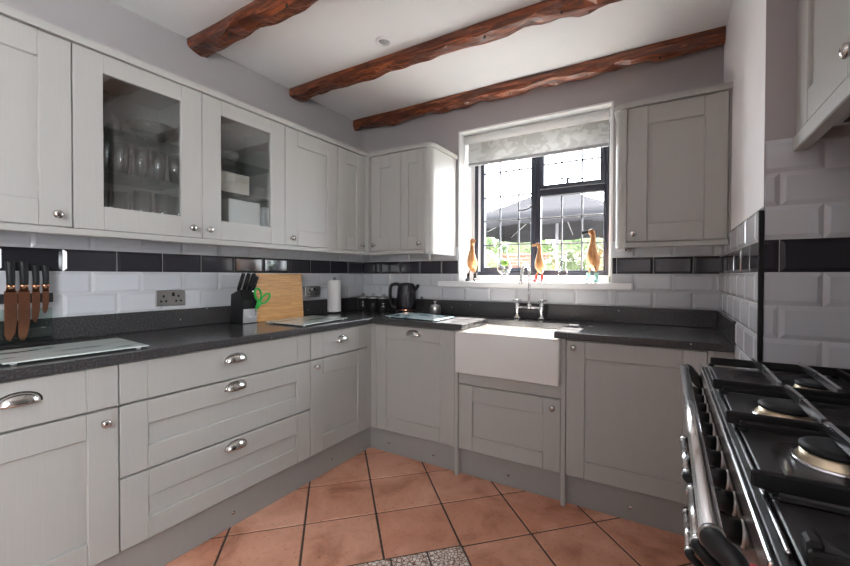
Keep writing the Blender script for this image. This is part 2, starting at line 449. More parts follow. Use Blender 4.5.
obj('wall_tiles', bm, ['tile_white', 'tile_black', 'grout'], wa)
bm = new(); box(bm, W - .0125, W + .001, YA - .0105, YA - .0005, .921, UP + 4 * P - .01, .002)
solo('tile_edge_trim', bm, 'black', 'black strip covering the tile corner from hob up to the wall edge', 'trim')

# window reveal, sill, window ---------------------------------------
bm = new()
t = .012
box(bm, OX0, OX0 + t, -.003, .27, OZ0, OZ1, .001); box(bm, OX1 - t, OX1, -.003, .27, OZ0, OZ1, .001)
box(bm, OX0, OX1, -.003, .27, OZ1 - t, OZ1, .001)
struct('trim_2', bm, 'upvc', label='white painted reveal lining the window opening')
bm = new()
box(bm, OX0 + t, OX1 - t, -.002, .262, 1.118, 1.158, .004); box(bm, .803, 2.165, -.055, -.0025, 1.118, 1.158, .005, 0, 2)
solo('window_sill', bm, 'upvc', 'long white sill under the window carrying the ornaments', 'window sill')
WY = .25
def wr_(bm, x0, x1, z0, z1, y0=WY - .002, y1=WY + .045, bev=.004): box(bm, x0, x1, y0, y1, z0, z1, bev)
bm = new(); WT = 2.26
wr_(bm, .962, .998, 1.158, WT, bev=.002)
bm2 = bm
win = None
def frame(bm, x0, x1, z0, z1, w, y0, y1, wb=None, wtop=None):
    wb = w if wb is None else wb; wtop = w if wtop is None else wtop
    box(bm, x0, x0 + w, y0, y1, z0, z1, .004); box(bm, x1 - w, x1, y0, y1, z0, z1, .004)
    box(bm, x0 + w, x1 - w, y0, y1, z0, z0 + wb, .004); box(bm, x0 + w, x1 - w, y0, y1, z1 - wtop, z1, .004)
bm.free(); bm = new()
frame(bm, .977, 1.996, 1.205, WT, .030, WY - .005, WY + .05)
box(bm, 1.478, 1.510, WY - .004, WY + .05, 1.23, WT - .03, .004)
box(bm, 1.510, 1.966, WY - .004, WY + .05, 1.80, 1.842, .004)
win = struct('window_1', bm, 'navy', label='dark framed leaded casement window over the sink')
bm = new(); box(bm, .966, .977, WY - .01, WY + .05, 1.158, WT + .03); box(bm, 1.996, 2.035, WY - .01, WY + .05, 1.158, WT + .03)
box(bm, .966, 2.035, WY - .01, WY + .05, 1.158, 1.205, .003); box(bm, .966, 2.035, WY - .01, WY + .05, WT, WT + .04)
obj('outer_frame', bm, 'upvc', win)
def sash(x0, x1, z0, z1, w, vs, hs, nm):
    bm = new(); frame(bm, x0, x1, z0, z1, w, WY - .015, WY + .03); s = obj(nm, bm, 'navy', win)
    bm = new(); box(bm, x0 + w - .003, x1 - w + .003, WY + .008, WY + .012, z0 + w - .003, z1 - w + .003); obj('pane', bm, 'pane', s)
    bm = new()
    for v in vs: box(bm, v - .0055, v + .0055, WY + .004, WY + .016, z0 + w, z1 - w, .001)
    for h_ in hs: box(bm, x0 + w, x1 - w, WY + .004, WY + .016, h_ - .0055, h_ + .0055, .001)
    obj('lead_lattice', bm, 'lead', s)
    return s
sL = sash(1.034, 1.478, 1.235, WT - .03, .031, (1.194, 1.347), (1.445, 1.638, 1.826, 2.02), 'left_sash')
# thin bright rebate between outer frame and left sash
bm = new(); box(bm, 1.007, 1.034, WY + .0, WY + .03, 1.235, WT - .03); obj('rebate', bm, 'upvc', win)
sR = sash(1.510, 1.972, 1.232, 1.803, .012, (1.673, 1.815), (1.437, 1.632), 'fixed_light')
sT = sash(1.512, 1.970, 1.842, WT - .03, .033, (1.6715, 1.814), (2.03,), 'top_vent')
bm = new(); tube(bm, smoothpath([(1.63, WY - .02, 1.885), (1.68, WY - .045, 1.90), (1.75, WY - .04, 1.895), (1.83, WY - .02, 1.89)]), .006); box(bm, 1.71, 1.73, WY - .04, WY - .005, 1.865, 1.895, .003)
obj('stay', bm, 'navy', sT)
bm = new(); box(bm, 1.455, 1.472, WY - .035, WY - .012, 1.69, 1.76, .004); tube(bm, [(1.463, WY - .035, 1.725), (1.43, WY - .05, 1.70), (1.37, WY - .05, 1.695)], .006)
obj('window_handle', bm, 'navy', sL)
# roller blind
rb = thing('roller_blind', (1.5, .08, 2.1), 'half raised pale grey patterned roller blind at the top of the window', 'blind')
bm = new(); lathe(bm, [(0, 0), (.030, 0), (.030, 1.038), (0, 1.038)], (.975, .085, 2.252), (1, 0, 0)); obj('roller_tube', bm, 'paper', rb)
for x in (.968, 2.013):
    bm = new(); box(bm, x, x + .010, .055, .115, 2.222, 2.287, .003); obj('bracket', bm, 'white', rb)
bm = new()
n = 14
prev = None
for i in range(n + 1):
    z = 2.245 - .172 * i / n; y = .110 + .003 * math.sin(i * .5)
    a = bm.verts.new((.985, y, z)); b = bm.verts.new((2.008, y, z))
    if prev: bm.faces.new((prev[0], prev[1], b, a)).smooth = True
    prev = (a, b)
o = obj('fabric', bm, 'blind', rb); sm = o.modifiers.new('thick', 'SOLIDIFY'); sm.thickness = .0015
bm = new(); box(bm, .985, 2.008, .100, .118, 2.052, 2.076, .004); obj('bottom_bar', bm, 'grey_plastic', rb)
bm = new(); tube(bm, [(.975, .06, 2.25), (.975, .055, 1.9), (.976, .055, 1.45)], .0022, 6); obj('cord', bm, 'white', rb)

# ------------------------------------------------------------------ beams and ceiling light
def beam(y0, wdt, dep, x0, x1, label, ph, slope=0, nails=()):
    bm = new(); N = int((x1 - x0) / .045); sec = [(0, 0.0), (-.03, -.5), (.06, -.88), (.30, -1.0), (.62, -.98), (.90, -.80), (1.03, -.38), (1, 0)]
    rings = []
    for i in range(N + 1):
        x = x0 + (x1 - x0) * i / N; r = []
        for k, (a, b) in enumerate(sec):
            wob = .10 * math.sin(x * 13 + ph + k * .4) + .08 * math.sin(x * 29 + ph * 2.1 + k * .9) + .22 * noise.noise(Vector((x * 9, k * .9, ph)))
            dz = 0 if k in (0, 7) else dep * (b + wob * (1 if k in (2, 3, 4, 5) else .4))
            dy = wdt * (a + (.10 * noise.noise(Vector((x * 8, k * .8, ph + 5))) + .05 * math.sin(x * 9 + ph) if 0 < k < 7 else .03 * math.sin(x * 6 + ph)))
            r.append(bm.verts.new((x, y0 + slope * x + dy, CEIL + .004 + dz)))
        rings.append(r)
    for A, B in zip(rings, rings[1:]):
        for k in range(len(sec) - 1): bm.faces.new((A[k], B[k], B[k + 1], A[k + 1])).smooth = False
    bm.faces.new(rings[0]); bm.faces.new(rings[-1][::-1])
    bmesh.ops.recalc_face_normals(bm, faces=bm.faces)
    b = solo('ceiling_beam', bm, 'beam', label, 'beam', 'rough hewn beams across the ceiling')
    for x in nails:
        t = new(); lathe(t, [(0, 0), (.006, 0), (.006, .02), (0, .02)], (x, y0 + slope * x + wdt * .25, CEIL - dep * 1.08), (0, .3, 1), 8)
        obj('peg', t, 'dark', b)
beam(-1.475, .118, .068, .004, W + .0, 'rough hewn dark brown beam nearest the front, over the left cabinets', 0.4, .0, (.35, .8))
beam(-.785, .112, .066, .004, W - .004, 'middle rough hewn brown beam passing beside the round ceiling fitting', 2.2, .0, (1.0, 1.5, 1.9))
beam(-.122, .110, .074, .004, W - .004, 'rough hewn brown beam running along the back wall above the window', 4.1, .0, (.9, 1.4, 1.9, 2.3))
dl = thing('recessed_ceiling_light', (.945, -.905, CEIL), 'small round white ceiling fitting between the beams', 'ceiling light')
bm = new(); lathe(bm, [(.030, -.004), (.034, -.010), (.044, -.008), (.048, .002)], (.945, -.905, CEIL)); obj('bezel', bm, 'white', dl)
bm = new(); lathe(bm, [(0, -.012), (.012, -.011), (.026, -.006), (.031, .0)], (.945, -.905, CEIL)); obj('lamp_face', bm, 'grey_plastic', dl)

# ------------------------------------------------------------------ cabinet pieces
def shaker(bm, F, u0, u1, z0, z1, n0, th=.02, st=.092, rt=.09, rb=.09, rec=.011, slab=False, stl=None, str_=None):
    u0, u1 = min(u0, u1), max(u0, u1); a = st if stl is None else stl; b = st if str_ is None else str_; bv = .003
    fbox(bm, F, u0, u0 + a, n0, n0 + th, z0, z1, bv); fbox(bm, F, u1 - b, u1, n0, n0 + th, z0, z1, bv)
    if slab:
        fbox(bm, F, u0 + a, u1 - b, n0, n0 + th, z0, z1, bv); return
    fbox(bm, F, u0 + a, u1 - b, n0, n0 + th, z0, z0 + rb, bv); fbox(bm, F, u0 + a, u1 - b, n0, n0 + th, z1 - rt, z1, bv)
    fbox(bm, F, u0 + a - .004, u1 - b + .004, n0 + .002, n0 + th - rec, z0 + rb - .004, z1 - rt + .004)
def knob(F, u, n, z, parent, nm='knob'):
    bm = new(); lathe(bm, [(.0, 0), (.009, 0), (.009, .003), (.005, .006), (.0055, .014), (.013, .018), (.016, .023), (.0145, .029), (.008, .033), (0, .034)], F(u, n, z), fdir(F), 20)
    return obj(nm, bm, 'pewter', parent)
def cup(F, u, n, z, parent, a=.05, h=.036, d=.027):
    bm = new(); A, B = 22, 8; g = []
    for i in range(A + 1):
        s = PI * i / A; row = []
        for k in range(B + 1):
            t = PI / 2 * k / B
            row.append(bm.verts.new(F(u + a * math.cos(s), n + .0015 + d * math.sin(s) ** .8 * math.sin(t), z + h * math.sin(s) ** .8 * math.cos(t))))
        g.append(row)
    for i in range(A):
        for k in range(B):
            try: bm.faces.new((g[i][k], g[i + 1][k], g[i + 1][k + 1], g[i][k + 1])).smooth = True
            except Exception: pass
    bmesh.ops.remove_doubles(bm, verts=bm.verts, dist=1e-5)
    # flange on the drawer face
    for i in range(A):
        s0, s1 = PI * i / A, PI * (i + 1) / A
        p = [F(u + a * k * math.cos(s), n + .001, z + (h * math.sin(s) ** .8) * k) for s, k in ((s0, 1), (s1, 1), (s1, 1.1), (s0, 1.1))]
        if (p[0] - p[1]).length > 1e-6: bm.faces.new([bm.verts.new(x) for x in p])
    bmesh.ops.recalc_face_normals(bm, faces=bm.faces)
    o = obj('cup_handle', bm, 'pewter', parent); m = o.modifiers.new('t', 'SOLIDIFY'); m.thickness = .0018
    return o
def front(F, kind, parent, u0, u1, z0, z1, n0, gap=.002, **k):
    bm = new(); shaker(bm, F, min(u0, u1) + gap, max(u0, u1) - gap, z0 + gap, z1 - gap, n0, **k)
    return obj(kind, bm, 'paint', parent)
BN = .577      # base door back plane; face at .597
PT = .165      # plinth top
def base_carcass(F, u0, u1, parent, top=ZWB):
    bm = new(); fbox(bm, F, u0 + .001, u1 - .001, .012, BN - .010, PT, top); return obj('carcass', bm, 'paint', parent)
def bthing(name, F, u0, u1, z, label, cat, group=None): return thing(name, F((u0 + u1) / 2, .3, z), label, cat, group)
GB = 'grey base units under the worktop'
# left run, far left: drawer over door
y0, y1 = -2.026, -2.626
c = bthing('base_cabinet', FL, y0, y1, PT, 'grey base cabinet at the far left, one drawer over a door', 'cabinet', GB)
base_carcass(FL, y1, y0, c)
d = front(FL, 'drawer', c, y1, y0, .716, .872, BN, slab=True); cup(FL, -2.287, .597, .795, d)
d = front(FL, 'door', c, y1, y0, PT, .713, BN); knob(FL, -2.073, .597, .668, d)
# next base unit beyond the frame
c = bthing('base_cabinet', FL, -3.226, -2.626, PT, 'grey base cabinet continuing the run out of the picture at left', 'cabinet', GB)
base_carcass(FL, -3.226, -2.626, c); d = front(FL, 'door', c, -3.226, -2.626, PT, .872, BN); knob(FL, -3.17, .597, .8, d)
# wide drawer unit
c = bthing('drawer_cabinet', FL, -2.026, -1.124, PT, 'wide grey base unit with three drawers and cup handles', 'cabinet', GB)
base_carcass(FL, -2.026, -1.124, c)
d = front(FL, 'drawer', c, -2.026, -1.124, .716, .872, BN, slab=True); cup(FL, -1.572, .597, .797, d)
d = front(FL, 'drawer', c, -2.026, -1.124, .441, .713, BN, rt=.092, rb=.09); cup(FL, -1.572, .597, .666, d)
d = front(FL, 'drawer', c, -2.026, -1.124, PT, .438, BN, rt=.105, rb=.085); cup(FL, -1.572, .597, .388, d)
# corner unit on the left run
c = bthing('base_cabinet', FL, -1.124, -.633, PT, 'grey base cabinet in the corner, small drawer above a shaded door', 'cabinet', GB)
base_carcass(FL, -1.124, -.633, c)
d = front(FL, 'drawer', c, -1.124, -.633, .716, .872, BN, slab=True); cup(FL, -.872, .597, .793, d, a=.045)
d = front(FL, 'door', c, -1.124, -.633, PT, .713, BN); knob(FL, -1.091, .597, .676, d)
bm = new(); fbox(bm, FL, -.632, -.578, .55, .594, PT, ZWB, .001); fbox(bm, FB, .594, .640, .55, .594, PT, ZWB, .001)
solo('corner_post', bm, 'paint', 'narrow grey post joining the base units in the inner corner', 'post')
# dishwasher front
c = bthing('dishwasher', FB, .641, 1.245, PT, 'grey panelled dishwasher front with one cup handle, left of the sink', 'dishwasher', GB)
base_carcass(FB, .641, 1.245, c, ZWB)
d = front(FB, 'door', c, .641, 1.245, PT, .872, BN, stl=.083, str_=.1, rt=.087); cup(FB, .945, .597, .815, d, a=.052)
def panel(u0, u1, label):
    bm = new(); fbox(bm, FB, u0, u1, .01, .602, .001, ZWB - .001, .0015); solo('end_panel', bm, 'paint', label, 'panel', 'upright panels beside the sink')
panel(1.2465, 1.2675, 'narrow grey upright panel left of the white sink, reaching the floor')
panel(1.8735, 1.8955, 'narrow grey upright panel right of the white sink, reaching the floor')
# sink cabinet
c = bthing('base_cabinet', FB, 1.268, 1.873, PT, 'grey cabinet directly beneath the white sink, wide low door', 'cabinet', GB)
base_carcass(FB, 1.268, 1.873, c, .628)
bm = new(); fbox(bm, FB, 1.269, 1.872, BN, .594, .558, .628, .0015); obj('rail', bm, 'paint', c)
d = front(FB, 'door', c, 1.268, 1.873, PT, .555, BN, rt=.094, rb=.088); knob(FB, 1.832, .597, .506, d)
# right cabinet
c = bthing('base_cabinet', FB, 1.896, 2.507, PT, 'grey base cabinet right of the sink with one tall door', 'cabinet', GB)
base_carcass(FB, 1.896, 2.507, c); d = front(FB, 'door', c, 1.896, 2.507, PT, .872, BN); knob(FB, 1.936, .597, .835, d)
bm = new(); fbox(bm, FB, 2.509, 2.529, .3, .597, PT, ZWB, .0015); fbox(bm, FB, 2.5295, W - .004, .3, .594, PT, ZWB, .0015)
solo('filler_panel', bm, 'paint', 'slim grey filler between the last base cabinet and the right wall', 'panel')
# plinths with screw caps
def plinth(F, u0, u1, label, caps, cx=.56):
    p = thing('plinth', F((u0 + u1) / 2, .55, 0), label, 'plinth', 'kickboards under the base units')
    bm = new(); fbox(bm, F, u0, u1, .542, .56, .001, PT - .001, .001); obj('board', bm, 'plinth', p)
    for u in caps:
        bm = new(); lathe(bm, [(0, .004), (.007, .003), (.009, 0)], F(u, .56, .064), fdir(F), 14); obj('screw_cap', bm, 'pewter', p)
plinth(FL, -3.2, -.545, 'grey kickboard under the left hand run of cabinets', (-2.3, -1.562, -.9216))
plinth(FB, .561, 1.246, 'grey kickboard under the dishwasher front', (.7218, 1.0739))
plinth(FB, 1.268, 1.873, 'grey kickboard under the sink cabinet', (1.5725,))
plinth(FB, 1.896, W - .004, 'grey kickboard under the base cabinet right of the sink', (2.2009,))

# worktop: U-shaped granite with the sink cut-out
wt = thing('worktop', (.31, -.31, ZWB), 'dark speckled granite worktop running around both walls', 'worktop')
bm = new()
CUTL, CUTR, CUTY = 1.300, 1.838, -.235
def slab(bm, poly):
    t = bmesh.new(); A = [t.verts.new((x, y, ZWB)) for x, y in poly]; B = [t.verts.new((x, y, ZW)) for x, y in poly]
    t.faces.new(A[::-1]); t.faces.new(B); n = len(poly)
    for i in range(n): t.faces.new((A[i], A[(i + 1) % n], B[(i + 1) % n], B[i]))
    bmesh.ops.recalc_face_normals(t, faces=t.faces)
    bmesh.ops.bevel(t, geom=[e for e in t.edges], offset=.003, segments=2, profile=.5, affect='EDGES')
    merge(bm, t)
slab(bm, [(.010, -3.2), (.617, -3.2), (.617, -.617), (CUTL, -.617), (CUTL, CUTY), (CUTR, CUTY), (CUTR, -.617), (W - .010, -.617), (W - .010, -.010), (.010, -.010)])
obj('slab', bm, 'granite', wt)
def upstand(label, *b):
    bm = new(); box(bm, *b, .002); solo('upstand', bm, 'granite', label, 'upstand', 'granite upstands behind the worktop')
upstand('long granite upstand along the left wall', .0035, .020, -3.2, -.0035, ZW + .001, UP)
upstand('granite upstand along the back wall behind the sink', .021, W - .021, -.020, -.0035, ZW + .001, UP)
upstand('short granite upstand on the right wall at the end of the worktop', W - .020, W - .0035, -.617, -.0035, ZW + .001, UP)

# sink
sk = thing('butler_sink', (1.573, -.43, .63), 'white ceramic butler sink set under the worktop', 'sink')
bm = new(); X0, X1, Y0, Y1, Z0, Z1 = 1.2695, 1.8715, -.648, -.20, .632, .874; wth = .024
t = bmesh.new(); bmesh.ops.create_cube(t, size=1)
for v in t.verts: v.co = Vector(((X0 + X1) / 2 + v.co.x * (X1 - X0), (Y0 + Y1) / 2 + v.co.y * (Y1 - Y0), (Z0 + Z1) / 2 + v.co.z * (Z1 - Z0)))
top = [f for f in t.faces if f.normal.z > .9]
r = bmesh.ops.inset_region(t, faces=top, thickness=wth)
e = bmesh.ops.extrude_face_region(t, geom=top); vs = [x for x in e['geom'] if isinstance(x, bmesh.types.BMVert)]
bmesh.ops.translate(t, vec=(0, 0, -.2), verts=vs); bmesh.ops.delete(t, geom=top, context='FACES')
bmesh.ops.recalc_face_normals(t, faces=t.faces)
bmesh.ops.bevel(t, geom=t.edges[:], offset=.009, segments=3, profile=.5, affect='EDGES')
for f in t.faces: f.smooth = True
merge(bm, t); obj('basin', bm, 'ceramic', sk)
bm = new(); lathe(bm, [(0, .004), (.02, .003), (.04, .005), (.045, .0005)], (1.573, -.42, .6745), (0, 0, 1)); obj('waste', bm, 'chrome', sk)

# bridge tap
tp = thing('bridge_tap', (1.535, -.085, ZW), 'chrome bridge tap with swan neck spout and two crosshead handles', 'tap')
bm = new()
TX0, TX1, TY, TZ = 1.452, 1.622, -.075, .985
for x in (TX0, TX1): lathe(bm, [(0, 0), (.026, 0), (.026, .006), (.015, .014), (.012, .03), (.016, .05), (.018, .072), (.014, .085), (.016, .098), (.009, .105), (.009, .118), (0, .118)], (x, TY, ZW + .0005), seg=20)
tube(bm, [(TX0, TY, TZ), (TX1, TY, TZ)], .0095); lathe(bm, [(0, -.015), (.016, -.012), (.018, .0), (.015, .018), (.012, .026), (0, .026)], (1.537, TY, TZ), seg=20)
obj('bridge_body', bm, 'chrome', tp)
bm = new()
tube(bm, smoothpath([(1.537, TY, TZ), (1.537, TY, 1.12), (1.537, TY, 1.215), (1.535, TY - .012, 1.255), (1.530, TY - .052, 1.275), (1.524, TY - .095, 1.255), (1.520, TY - .115, 1.205), (1.518, TY - .12, 1.165)], 6), .0095, 14)
lathe(bm, [(0, 0), (.012, 0), (.013, .016), (.0095, .02)], (1.518, TY - .12, 1.150), seg=16)
obj('spout', bm, 'chrome', tp)
for x in (TX0, TX1):
    bm = new()
    for a in (0, PI / 2):
        dx, dy = .03 * math.cos(a + .3), .03 * math.sin(a + .3)
        tube(bm, [(x - dx, TY - dy, ZW + .127), (x - dx * .3, TY - dy * .3, ZW + .127), (x + dx * .3, TY + dy * .3, ZW + .127), (x + dx, TY + dy, ZW + .127)], [.0065, .005, .005, .0065], 10)
    lathe(bm, [(0, 0), (.011, 0), (.012, .012), (.007, .018), (0, .019)], (x, TY, ZW + .1185), seg=16)
    obj('crosshead', bm, 'chrome', tp)

# ------------------------------------------------------------------ wall cabinets
UN = .365; UF = .385; UZ0, UZ1 = 1.379, 2.085     # door back plane, face, bottom, top
GU = 'grey wall cabinets'
def solid_upper(F, u0, u1, label, doors, nm='wall_cabinet'):
    c = thing(nm, F((u0 + u1) / 2, .18, UZ0), label, 'cabinet', GU)
    bm = new(); fbox(bm, F, u0 + .001, u1 - .001, .009, UN - .002, UZ0, UZ1); obj('carcass', bm, 'paint', c)
    for a, b, ku, k in doors:
        d = front(F, 'door', c, a, b, UZ0, UZ1, UN, rt=.095, rb=.095, **k); knob(F, ku, UF, 1.424, d)
    return c
def glass_upper(F, u0, u1, label, ku):
    c = thing('glazed_wall_cabinet', F((u0 + u1) / 2, .18, UZ0), label, 'cabinet', GU)
    bm = new(); t = .018
    fbox(bm, F, u0 + .001, u0 + t, .009, UN - .002, UZ0, UZ1); fbox(bm, F, u1 - t, u1 - .001, .009, UN - .002, UZ0, UZ1)
    fbox(bm, F, u0 + t, u1 - t, .009, UN - .002, UZ0, UZ0 + t); fbox(bm, F, u0 + t, u1 - t, .009, UN - .002, UZ1 - t, UZ1); fbox(bm, F, u0 + t, u1 - t, .009, .018, UZ0 + t, UZ1 - t)
    obj('carcass', bm, 'paint', c)
    for z in (1.642, 1.818):
        bm = new(); fbox(bm, F, u0 + t + .001, u1 - t - .001, .019, .30, z, z + .006, .001); obj('glass_shelf', bm, 'shelf_glass', c, 'clear glass shelf')
    bm = new(); a, b = u0 + .0015, u1 - .0015; st = .093; z0, z1 = UZ0 + .0015, UZ1 - .0015; bv = .0016
    fbox(bm, F, a, a + st, UN, UF, z0, z1, bv); fbox(bm, F, b - st, b, UN, UF, z0, z1, bv)
    fbox(bm, F, a + st, b - st, UN, UF, z0, z0 + .095, bv); fbox(bm, F, a + st, b - st, UN, UF, z1 - .075, z1, bv)
    d = obj('door', bm, 'paint', c)
    bm = new(); fbox(bm, F, a + st - .004, b - st + .004, UN + .006, UN + .010, z0 + .091, z1 - .071); obj('pane', bm, 'cab_glass', d, 'clear glass pane')
    knob(F, ku, UF, 1.424, d)
    return c
solid_upper(FL, -3.08, -2.587, 'grey wall cabinet continuing the left row out of the picture', [(-3.08, -2.587, -3.03, {})])
solid_upper(FL, -2.587, -2.087, 'solid grey wall cabinet at the far left of the row', [(-2.587, -2.087, -2.136, {})])
glass_upper(FL, -2.087, -1.605, 'glazed grey wall cabinet full of drinking glasses', -1.658)
glass_upper(FL, -1.605, -1.126, 'glazed grey wall cabinet holding pale boxes, right of the glasses', -1.578)
solid_upper(FL, -1.126, -.694, 'solid grey wall cabinet right of the two glazed ones', [(-1.126, -.694, -1.128 + .045, {})])
solid_upper(FL, -.694, -.400, 'slim grey wall cabinet next to the inner corner on the left wall', [(-.694, -.412, -.460, {})])
solid_upper(FB, .408, .886, 'grey two door wall cabinet on the back wall left of the window', [(.415, .6905, .453, {'st': .088}), (.6905, .886, .855, {'st': .052, 'stl': .06})])
bm = new(); box(bm, .345, .412, -.412, -.345, UZ0, UZ1, .001); solo('corner_post', bm, 'paint', 'grey corner strip where the two rows of wall cabinets meet', 'post')
def arc(cx, cy, r, a0, a1, n=10): return [(cx + r * math.cos(a0 + (a1 - a0) * i / n), cy + r * math.sin(a0 + (a1 - a0) * i / n)) for i in range(n + 1)]
FZ = lambda p, q, a: Vector((p, q, a))
LX, RX = .940, 2.100          # outer sides of the two curved ends
RD = .055
def curved_end(side, z0, z1, ex=0):
    if side == 'L':    # quarter round at front right
        return [(.887, -.009), (.887, -.385 - ex)] + arc(LX - RD, -.385 + RD, RD + ex, -PI / 2, 0) + [(LX + ex, -.009)]
    return [(2.156, -.009), (RX - ex, -.009)] + arc(RX + RD, -.385 + RD, RD + ex, PI, 3 * PI / 2) + [(2.156, -.385 - ex)]
def smooth_prism(nm, polys, label, cat, mat='paint', group=None):
    bm = new()
    for poly, z0, z1 in polys: prism(bm, poly, FZ, z0, z1)
    return solo(nm, bm, mat, label, cat, group)
smooth_prism('curved_end_panel', [(curved_end('L', 0, 0), 1.352, UZ1)], 'smooth grey curved end panel left of the window', 'panel', group='curved cabinet ends')
smooth_prism('curved_end_panel', [(curved_end('R', 0, 0), 1.352, UZ1)], 'smooth grey curved end panel right of the window', 'panel', group='curved cabinet ends')
c = solid_upper(FB, 2.157, 2.598, 'single grey wall cabinet on the back wall right of the window', [(2.157, 2.5975, 2.191, {'st': .095})])
bm = new(); fbox(bm, FB, 2.599, W - .001, .01, .375, UZ0, UZ1, .001); obj('scribe_strip', bm, 'paint', c)
# cornice
def lip(e): return [(.009, -3.08), (.385 + e, -3.08), (.385 + e, -.385 - e), (LX - RD, -.385 - e)] + arc(LX - RD, -.385 + RD, RD + e, -PI / 2, 0) + [(LX + e, -.009), (.009, -.009)]
def lipr(e): return [(W - .001, -.009), (RX - e, -.009)] + arc(RX + RD, -.385 + RD, RD + e, PI, 3 * PI / 2) + [(W - .001, -.385 - e)]
smooth_prism('cornice', [(lip(.013), UZ1 + .001, UZ1 + .030)], 'grey cornice along the top of the left and corner wall cabinets', 'cornice')
smooth_prism('cornice', [(lipr(.013), UZ1 + .001, UZ1 + .030)], 'grey cornice on the wall cabinet right of the window', 'cornice')
bm = new(); box(bm, .362, .395, -3.08, -.362, 1.352, UZ0 - .001, .003); box(bm, .395, .886, -.395, -.362, 1.352, UZ0 - .001, .003)
solo('light_rail', bm, 'paint', 'grey light rail under the left and corner wall cabinets', 'rail')
bm = new(); box(bm, 2.157, W - .009, -.395, -.362, 1.352, UZ0 - .001, .003)
solo('light_rail', bm, 'paint', 'grey light rail under the wall cabinet right of the window', 'rail')
lf = thing('wall_fitting', (2.10, -.345, 1.346), 'tiny white fitting with a black tip under the curved end right of the window', 'fitting')
bm = new(); box(bm, 2.108, 2.150, -.36, -.335, 1.3375, 1.3515, .003); obj('housing', bm, 'white', lf)
bm = new(); lathe(bm, [(0, 0), (.005, 0), (.005, .006), (0, .007)], (2.150, -.348, 1.344), (1, -.2, 0), 10); obj('tip', bm, 'black', lf)

# ------------------------------------------------------------------ glassware behind the glazed doors
def tumbler(name, h, r0, r1, label, loc, wall=.0018):
    bm = new(); lathe(bm, [(0, 0), (r0, 0), (r0 + (r1 - r0) * .5, h * .5), (r1, h), (r1 - wall, h), (r0 + (r1 - r0) * .5 - wall, h * .5), (r0 - wall, .008), (0, .008)], seg=20)
    o = obj(name, bm, 'ware'); o.location = loc; return tag(o, label, 'glass')
def copyglass(src, loc, label):
    c = src.copy(); COL.objects.link(c); c.location = loc; c['label'] = label; return c
GT = 'tall glasses on the middle glass shelf'; GS = 'tumblers on the cabinet floor'
ZS1, ZS2, ZS0 = 1.6485, 1.8245, UZ0 + .0185
tl = 'clear tall glass in the row on the middle shelf of the glazed cabinet'
first = tumbler('tall_glass', .135, .024, .032, tl, (.235, -1.945, ZS1)); first['group'] = GT
for (x, y) in ((.235, -1.875), (.24, -1.80), (.235, -1.725), (.24, -1.655), (.13, -1.93), (.13, -1.855), (.13, -1.775), (.13, -1.70)): copyglass(first, (x, y, ZS1), tl)
sl = 'clear straight tumbler on the bottom of the glazed cabinet'
first = tumbler('tumbler', .185, .029, .036, sl, (.25, -1.80, ZS0)); first['group'] = GS
for (x, y) in ((.255, -1.715), (.25, -1.64), (.14, -1.92), (.145, -1.84), (.14, -1.75), (.14, -1.66)): copyglass(first, (x, y, ZS0), sl)
bm = new(); lathe(bm, [(0, 0), (.05, 0), (.052, .006), (.038, .02), (.045, .03), (.043, .03), (.0, .012)], seg=20); o = obj('glass_dish', bm, 'ware'); o.location = (.25, -1.93, ZS0); tag(o, 'small glass dish at the lower left of the glazed cabinet', 'dish')
dc = thing('decanter', (.22, -1.93, ZS2), 'glass decanter with stopper on the top shelf of the glazed cabinet', 'decanter')
bm = new(); lathe(bm, [(0, 0), (.055, 0), (.06, .02), (.055, .05), (.03, .09), (.016, .11), (.016, .135), (.02, .14)], (.22, -1.93, ZS2), seg=20); obj('bottle', bm, 'ware', dc)
bm = new(); lathe(bm, [(.010, .132), (.012, .143), (.018, .155), (.016, .175), (0, .182)], (.22, -1.93, ZS2), seg=16); obj('stopper', bm, 'ware', dc)
bl = thing('bowl', (.2, -1.74, ZS2), 'wide glass bowl on the top shelf of the glazed cabinet', 'bowl')
bm = new(); lathe(bm, [(0, .0), (.04, 0), (.045, .006), (.085, .06), (.10, .085), (.097, .085), (.08, .06), (.04, .012), (0, .01)], (.2, -1.74, ZS2), seg=24); obj('body', bm, 'ware', bl)
# second glazed cabinet
def carton(x, y, z, sx, sy, sz, label, mat='paper'):
    bm = new(); box(bm, x - sx / 2, x + sx / 2, y - sy / 2, y + sy / 2, z, z + sz, .003); return solo('box', bm, mat, label, 'box')
carton(.20, -1.33, ZS0, .22, .19, .215, 'pale box standing on the floor of the right hand glazed cabinet')
carton(.25, -1.175, ZS0, .12, .07, .20, 'narrow white box at the right of the same glazed cabinet', 'white')
carton(.19, -1.40, ZS1, .20, .22, .11, 'pale carton on the middle shelf of the right hand glazed cabinet', 'cream')
bm = new(); lathe(bm, [(0, 0), (.05, 0), (.07, .04), (.075, .055), (.072, .055), (.05, .01), (0, .008)], (.2, -1.38, ZS2), seg=20)
solo('bowl', bm, 'grey_plastic', 'dark bowl on the top shelf of the right hand glazed cabinet', 'bowl')

